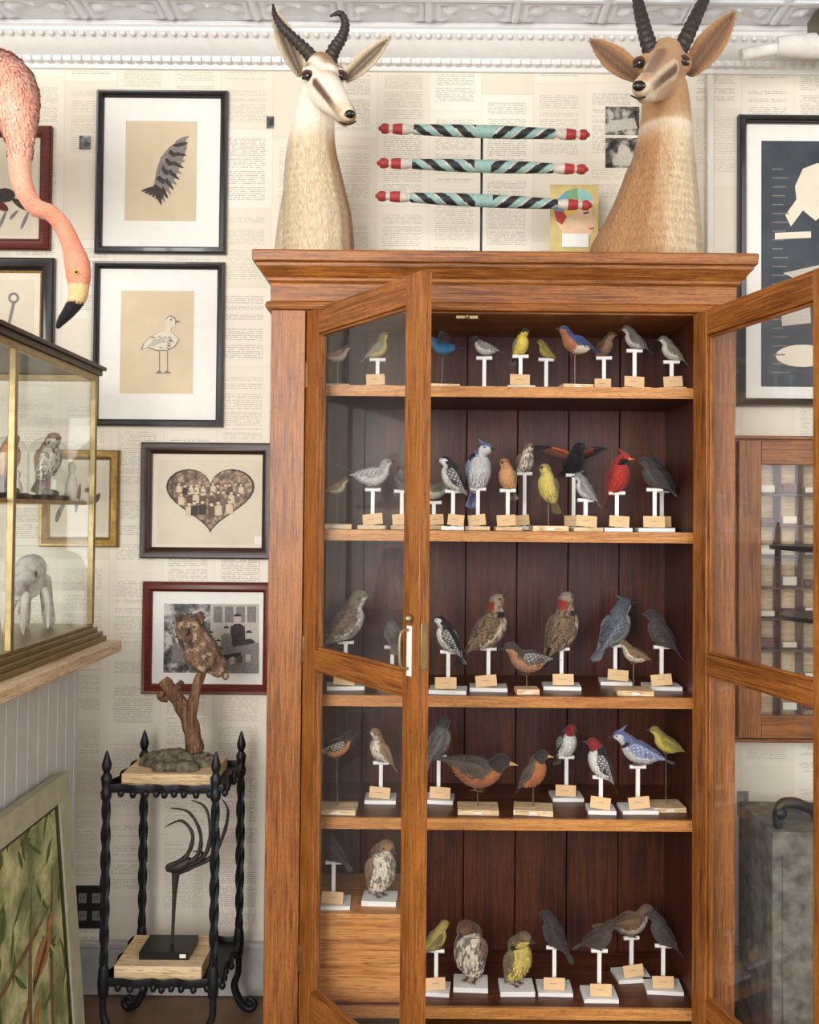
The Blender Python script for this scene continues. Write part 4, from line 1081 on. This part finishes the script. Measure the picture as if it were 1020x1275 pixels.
# owl on driftwood
m=MB(); oy=.19
cx=P(222,960,oy).x
m.box(cx-.15,cx+.14,oy-.11,oy+.10,tz+.002,tz+.04,'pine',None)
blob(m,[[(V((cx-.1,oy,tz+.045)),.03),(V((cx-.03,oy-.01,tz+.05)),.045),(V((cx+.05,oy,tz+.045)),.042),(V((cx+.11,oy,tz+.042)),.03)],[(V((cx-.04,oy-.06,tz+.04)),.03),(V((cx+.06,oy-.06,tz+.04)),.03)]],.006,'moss',lambda p,n:(.2,.2,.2),2,tz+.041,post=lambda p,n:p+n*(noise.noise(p*60)*.006))
m.tube([P(243,935,oy),P(238,905,oy),P(226,878,oy),P(212,858,oy),P(203,846,oy)],[.03,.027,.025,.023,.018],'driftwood',12,ring=.08,ringn=5)
m.tube([P(240,925,oy-.01),P(238,890,oy-.01),P(245,855,oy),P(255,832,oy),P(268,822,oy)],[.024,.02,.017,.014,.012],'driftwood',12,ring=.08,ringn=4)
m.tube([P(215,862,oy),P(222,855,oy-.01),P(226,850,oy-.02)],[.014,.012,.01],'driftwood',10)
m.tube([P(208,868,oy),P(202,868,oy-.01),P(199,864,oy-.03)],[.018,.015,.012],'driftwood',10)
OB=lin((136,104,80)); OD=lin((66,50,40)); OW=lin((184,164,142))
def c_owl(p,n):
    k=noise.noise(V((p.x*70,p.y*70,p.z*25)))
    c=mixt(OB,OD,.3+k*1.4)
    if noise.noise(p*55+V((9,1,3)))>.28: c=mixt(c,OW,.7)
    return c
D=blob(m,[[(P(236,781,oy-.01),.043),(P(242,795,oy),.048),(P(252,810,oy+.01),.05),(P(261,822,oy+.02),.037),(P(270,834,oy+.02),.02)],
 [(P(240,815,oy-.02),.03),(P(250,824,oy-.01),.03)],[(P(262,812,oy+.03),.026),(P(273,826,oy+.03),.02),(P(280,840,oy+.03),.01)],
 [(P(226,771,oy-.02),.014),(P(222,765,oy-.02),.007)],[(P(247,769,oy-.02),.014),(P(250,763,oy-.02),.007)]],.005,'plumage',c_owl,2)
blades(m,D,2,lambda p:.013,.0030,lambda p:V((.5,0,-1)),.3,'plumage',.004,.3,c_owl,True)
for px,s in((227,-1),(242,1)):
    q=P(px,780,oy-.052); m.sphere(q+V((0,.007,0)),(.016,.008,.016),'plumage',12,8,mixt(OB,OW,.35)); m.sphere(q,(.0065,.005,.0065),'yellow'); m.sphere(q+V((0,-.003,0)),(.0052,.003,.0052),'eye')
m.tube([P(234,783,oy-.058),P(233,788,oy-.067),P(232,793,oy-.063)],[.006,.005,.001],'horn',8)
for px in(246,256): m.tube([P(px,824,oy-.02),P(px-1,832,oy-.02)],[.012,.008],'plumage',8,OW,sub=1)
m.obj('owl_on_driftwood',ang=60)
# claw sculpture
m=MB(); cx=P(211,1180,oy).x
m.box(cx-.14,cx+.135,oy-.12,oy+.09,lz+.002,lz+.045,'pine')
m.box(cx-.075,cx+.085,oy-.08,oy+.04,lz+.046,lz+.07,'black')
m.box(cx+.055,cx+.075,oy-.0805,oy-.08,lz+.052,lz+.064,'matwhite')
m.tube([(P(217,1150,oy).x,oy-.02,lz+.07),P(217,1120,oy-.02),P(219,1085,oy-.02)],[.005,.007,.014],'horn',10)
blob(m,[[(P(210,1080,oy-.02),.012),(P(222,1078,oy-.02),.018),(P(234,1072,oy-.02),.014)]],.004,'horn',lambda p,n:(.1,.1,.1),2)
for k,(pts) in enumerate([[(210,1078),(232,1066),(240,1040),(226,1022),(205,1030)],[(216,1080),(244,1068),(250,1040),(236,1012),(212,1006)],[(224,1082),(254,1066),(262,1036),(256,1006),(238,996)],[(232,1082),(262,1068),(278,1040),(284,1010),(276,994)],[(208,1082),(224,1086),(244,1076),(252,1062),(240,1060)]]):
    m.tube([P(a,b,oy-.04+.012*k) for a,b in pts],[.007,.0075,.006,.0045,.0015],'horn',10,ring=.1,ringn=6)
m.obj('talon_sculpture')
# ------------------------------------------------------------ right side: stone box with handle + tiered stand
m=MB(); a=P(962,1036,.0); x0=a.x; zb=a.z
m.box(x0,x0+.45,.0,.3,.001,zb,'stone'); m.box(x0-.012,x0+.46,-.012,.31,.001,.06,'stone'); m.box(x0+.03,x0+.42,-.006,0,.12,zb-.07,'stone')
hz=zb; hy=.03
m.tube([(x0+.03,hy,hz+.004),(x0+.025,hy,hz+.04),(x0+.04,hy,hz+.075),(x0+.08,hy,hz+.08),(x0+.14,hy,hz+.062),(x0+.24,hy,hz+.05),(x0+.34,hy,hz+.07),(x0+.4,hy,hz+.04),(x0+.4,hy,hz+.003)],[.014,.013,.016,.018,.016,.015,.016,.013,.014],'iron',12)
m.sphere((x0+.035,hy,hz+.05),.022,'iron')
m.obj('stone_chest_with_handle',bevel=.006)
m=MB(); cx=x0+.24; ty=.13
m.lathe((cx,ty,0),[(.06,zb+.001),(.06,zb+.012),(.02,zb+.02),(.012,zb+.03),(.012,P(1000,770,ty).z-.02),(.012,P(1000,682,ty).z+.05),(.003,P(1000,682,ty).z+.08)],'iron')
for py,r in((770,.155),(683,.185)):
    z=P(1000,py,ty).z; m.lathe((cx,ty,z),[(.015,-.02),(r*.5,-.012),(r,-.004),(r+.004,.004),(r,.01),(.012,.006)],'black',40)
m.obj('tiered_tray_stand')
# ------------------------------------------------------------ lights
def area(name,loc,tgt,sx,sy,e,c=(1,1,1)):
    l=bpy.data.lights.new(name,'AREA'); l.shape='RECTANGLE'; l.size=sx; l.size_y=sy; l.energy=e; l.color=c
    o=bpy.data.objects.new(name,l); scene.collection.objects.link(o); o.location=loc
    o.rotation_euler=(V(tgt)-V(loc)).to_track_quat('-Z','Y').to_euler()
area('storefront_window_light',(-1.8,-4.9,2.4),(0.2,.3,1.7),2.6,2.4,245,(1,.985,.96))
area('front_right_fill_light',(2.4,-4.4,2.4),(0.3,.3,1.8),1.6,2.2,50,(.97,.98,1))  # weaker fill light added at the front right
w=bpy.data.worlds.new('world'); scene.world=w; w.use_nodes=True
w.node_tree.nodes['Background'].inputs[0].default_value=(.95,.97,1,1); w.node_tree.nodes['Background'].inputs[1].default_value=1.2
scene.view_settings.view_transform='Standard'
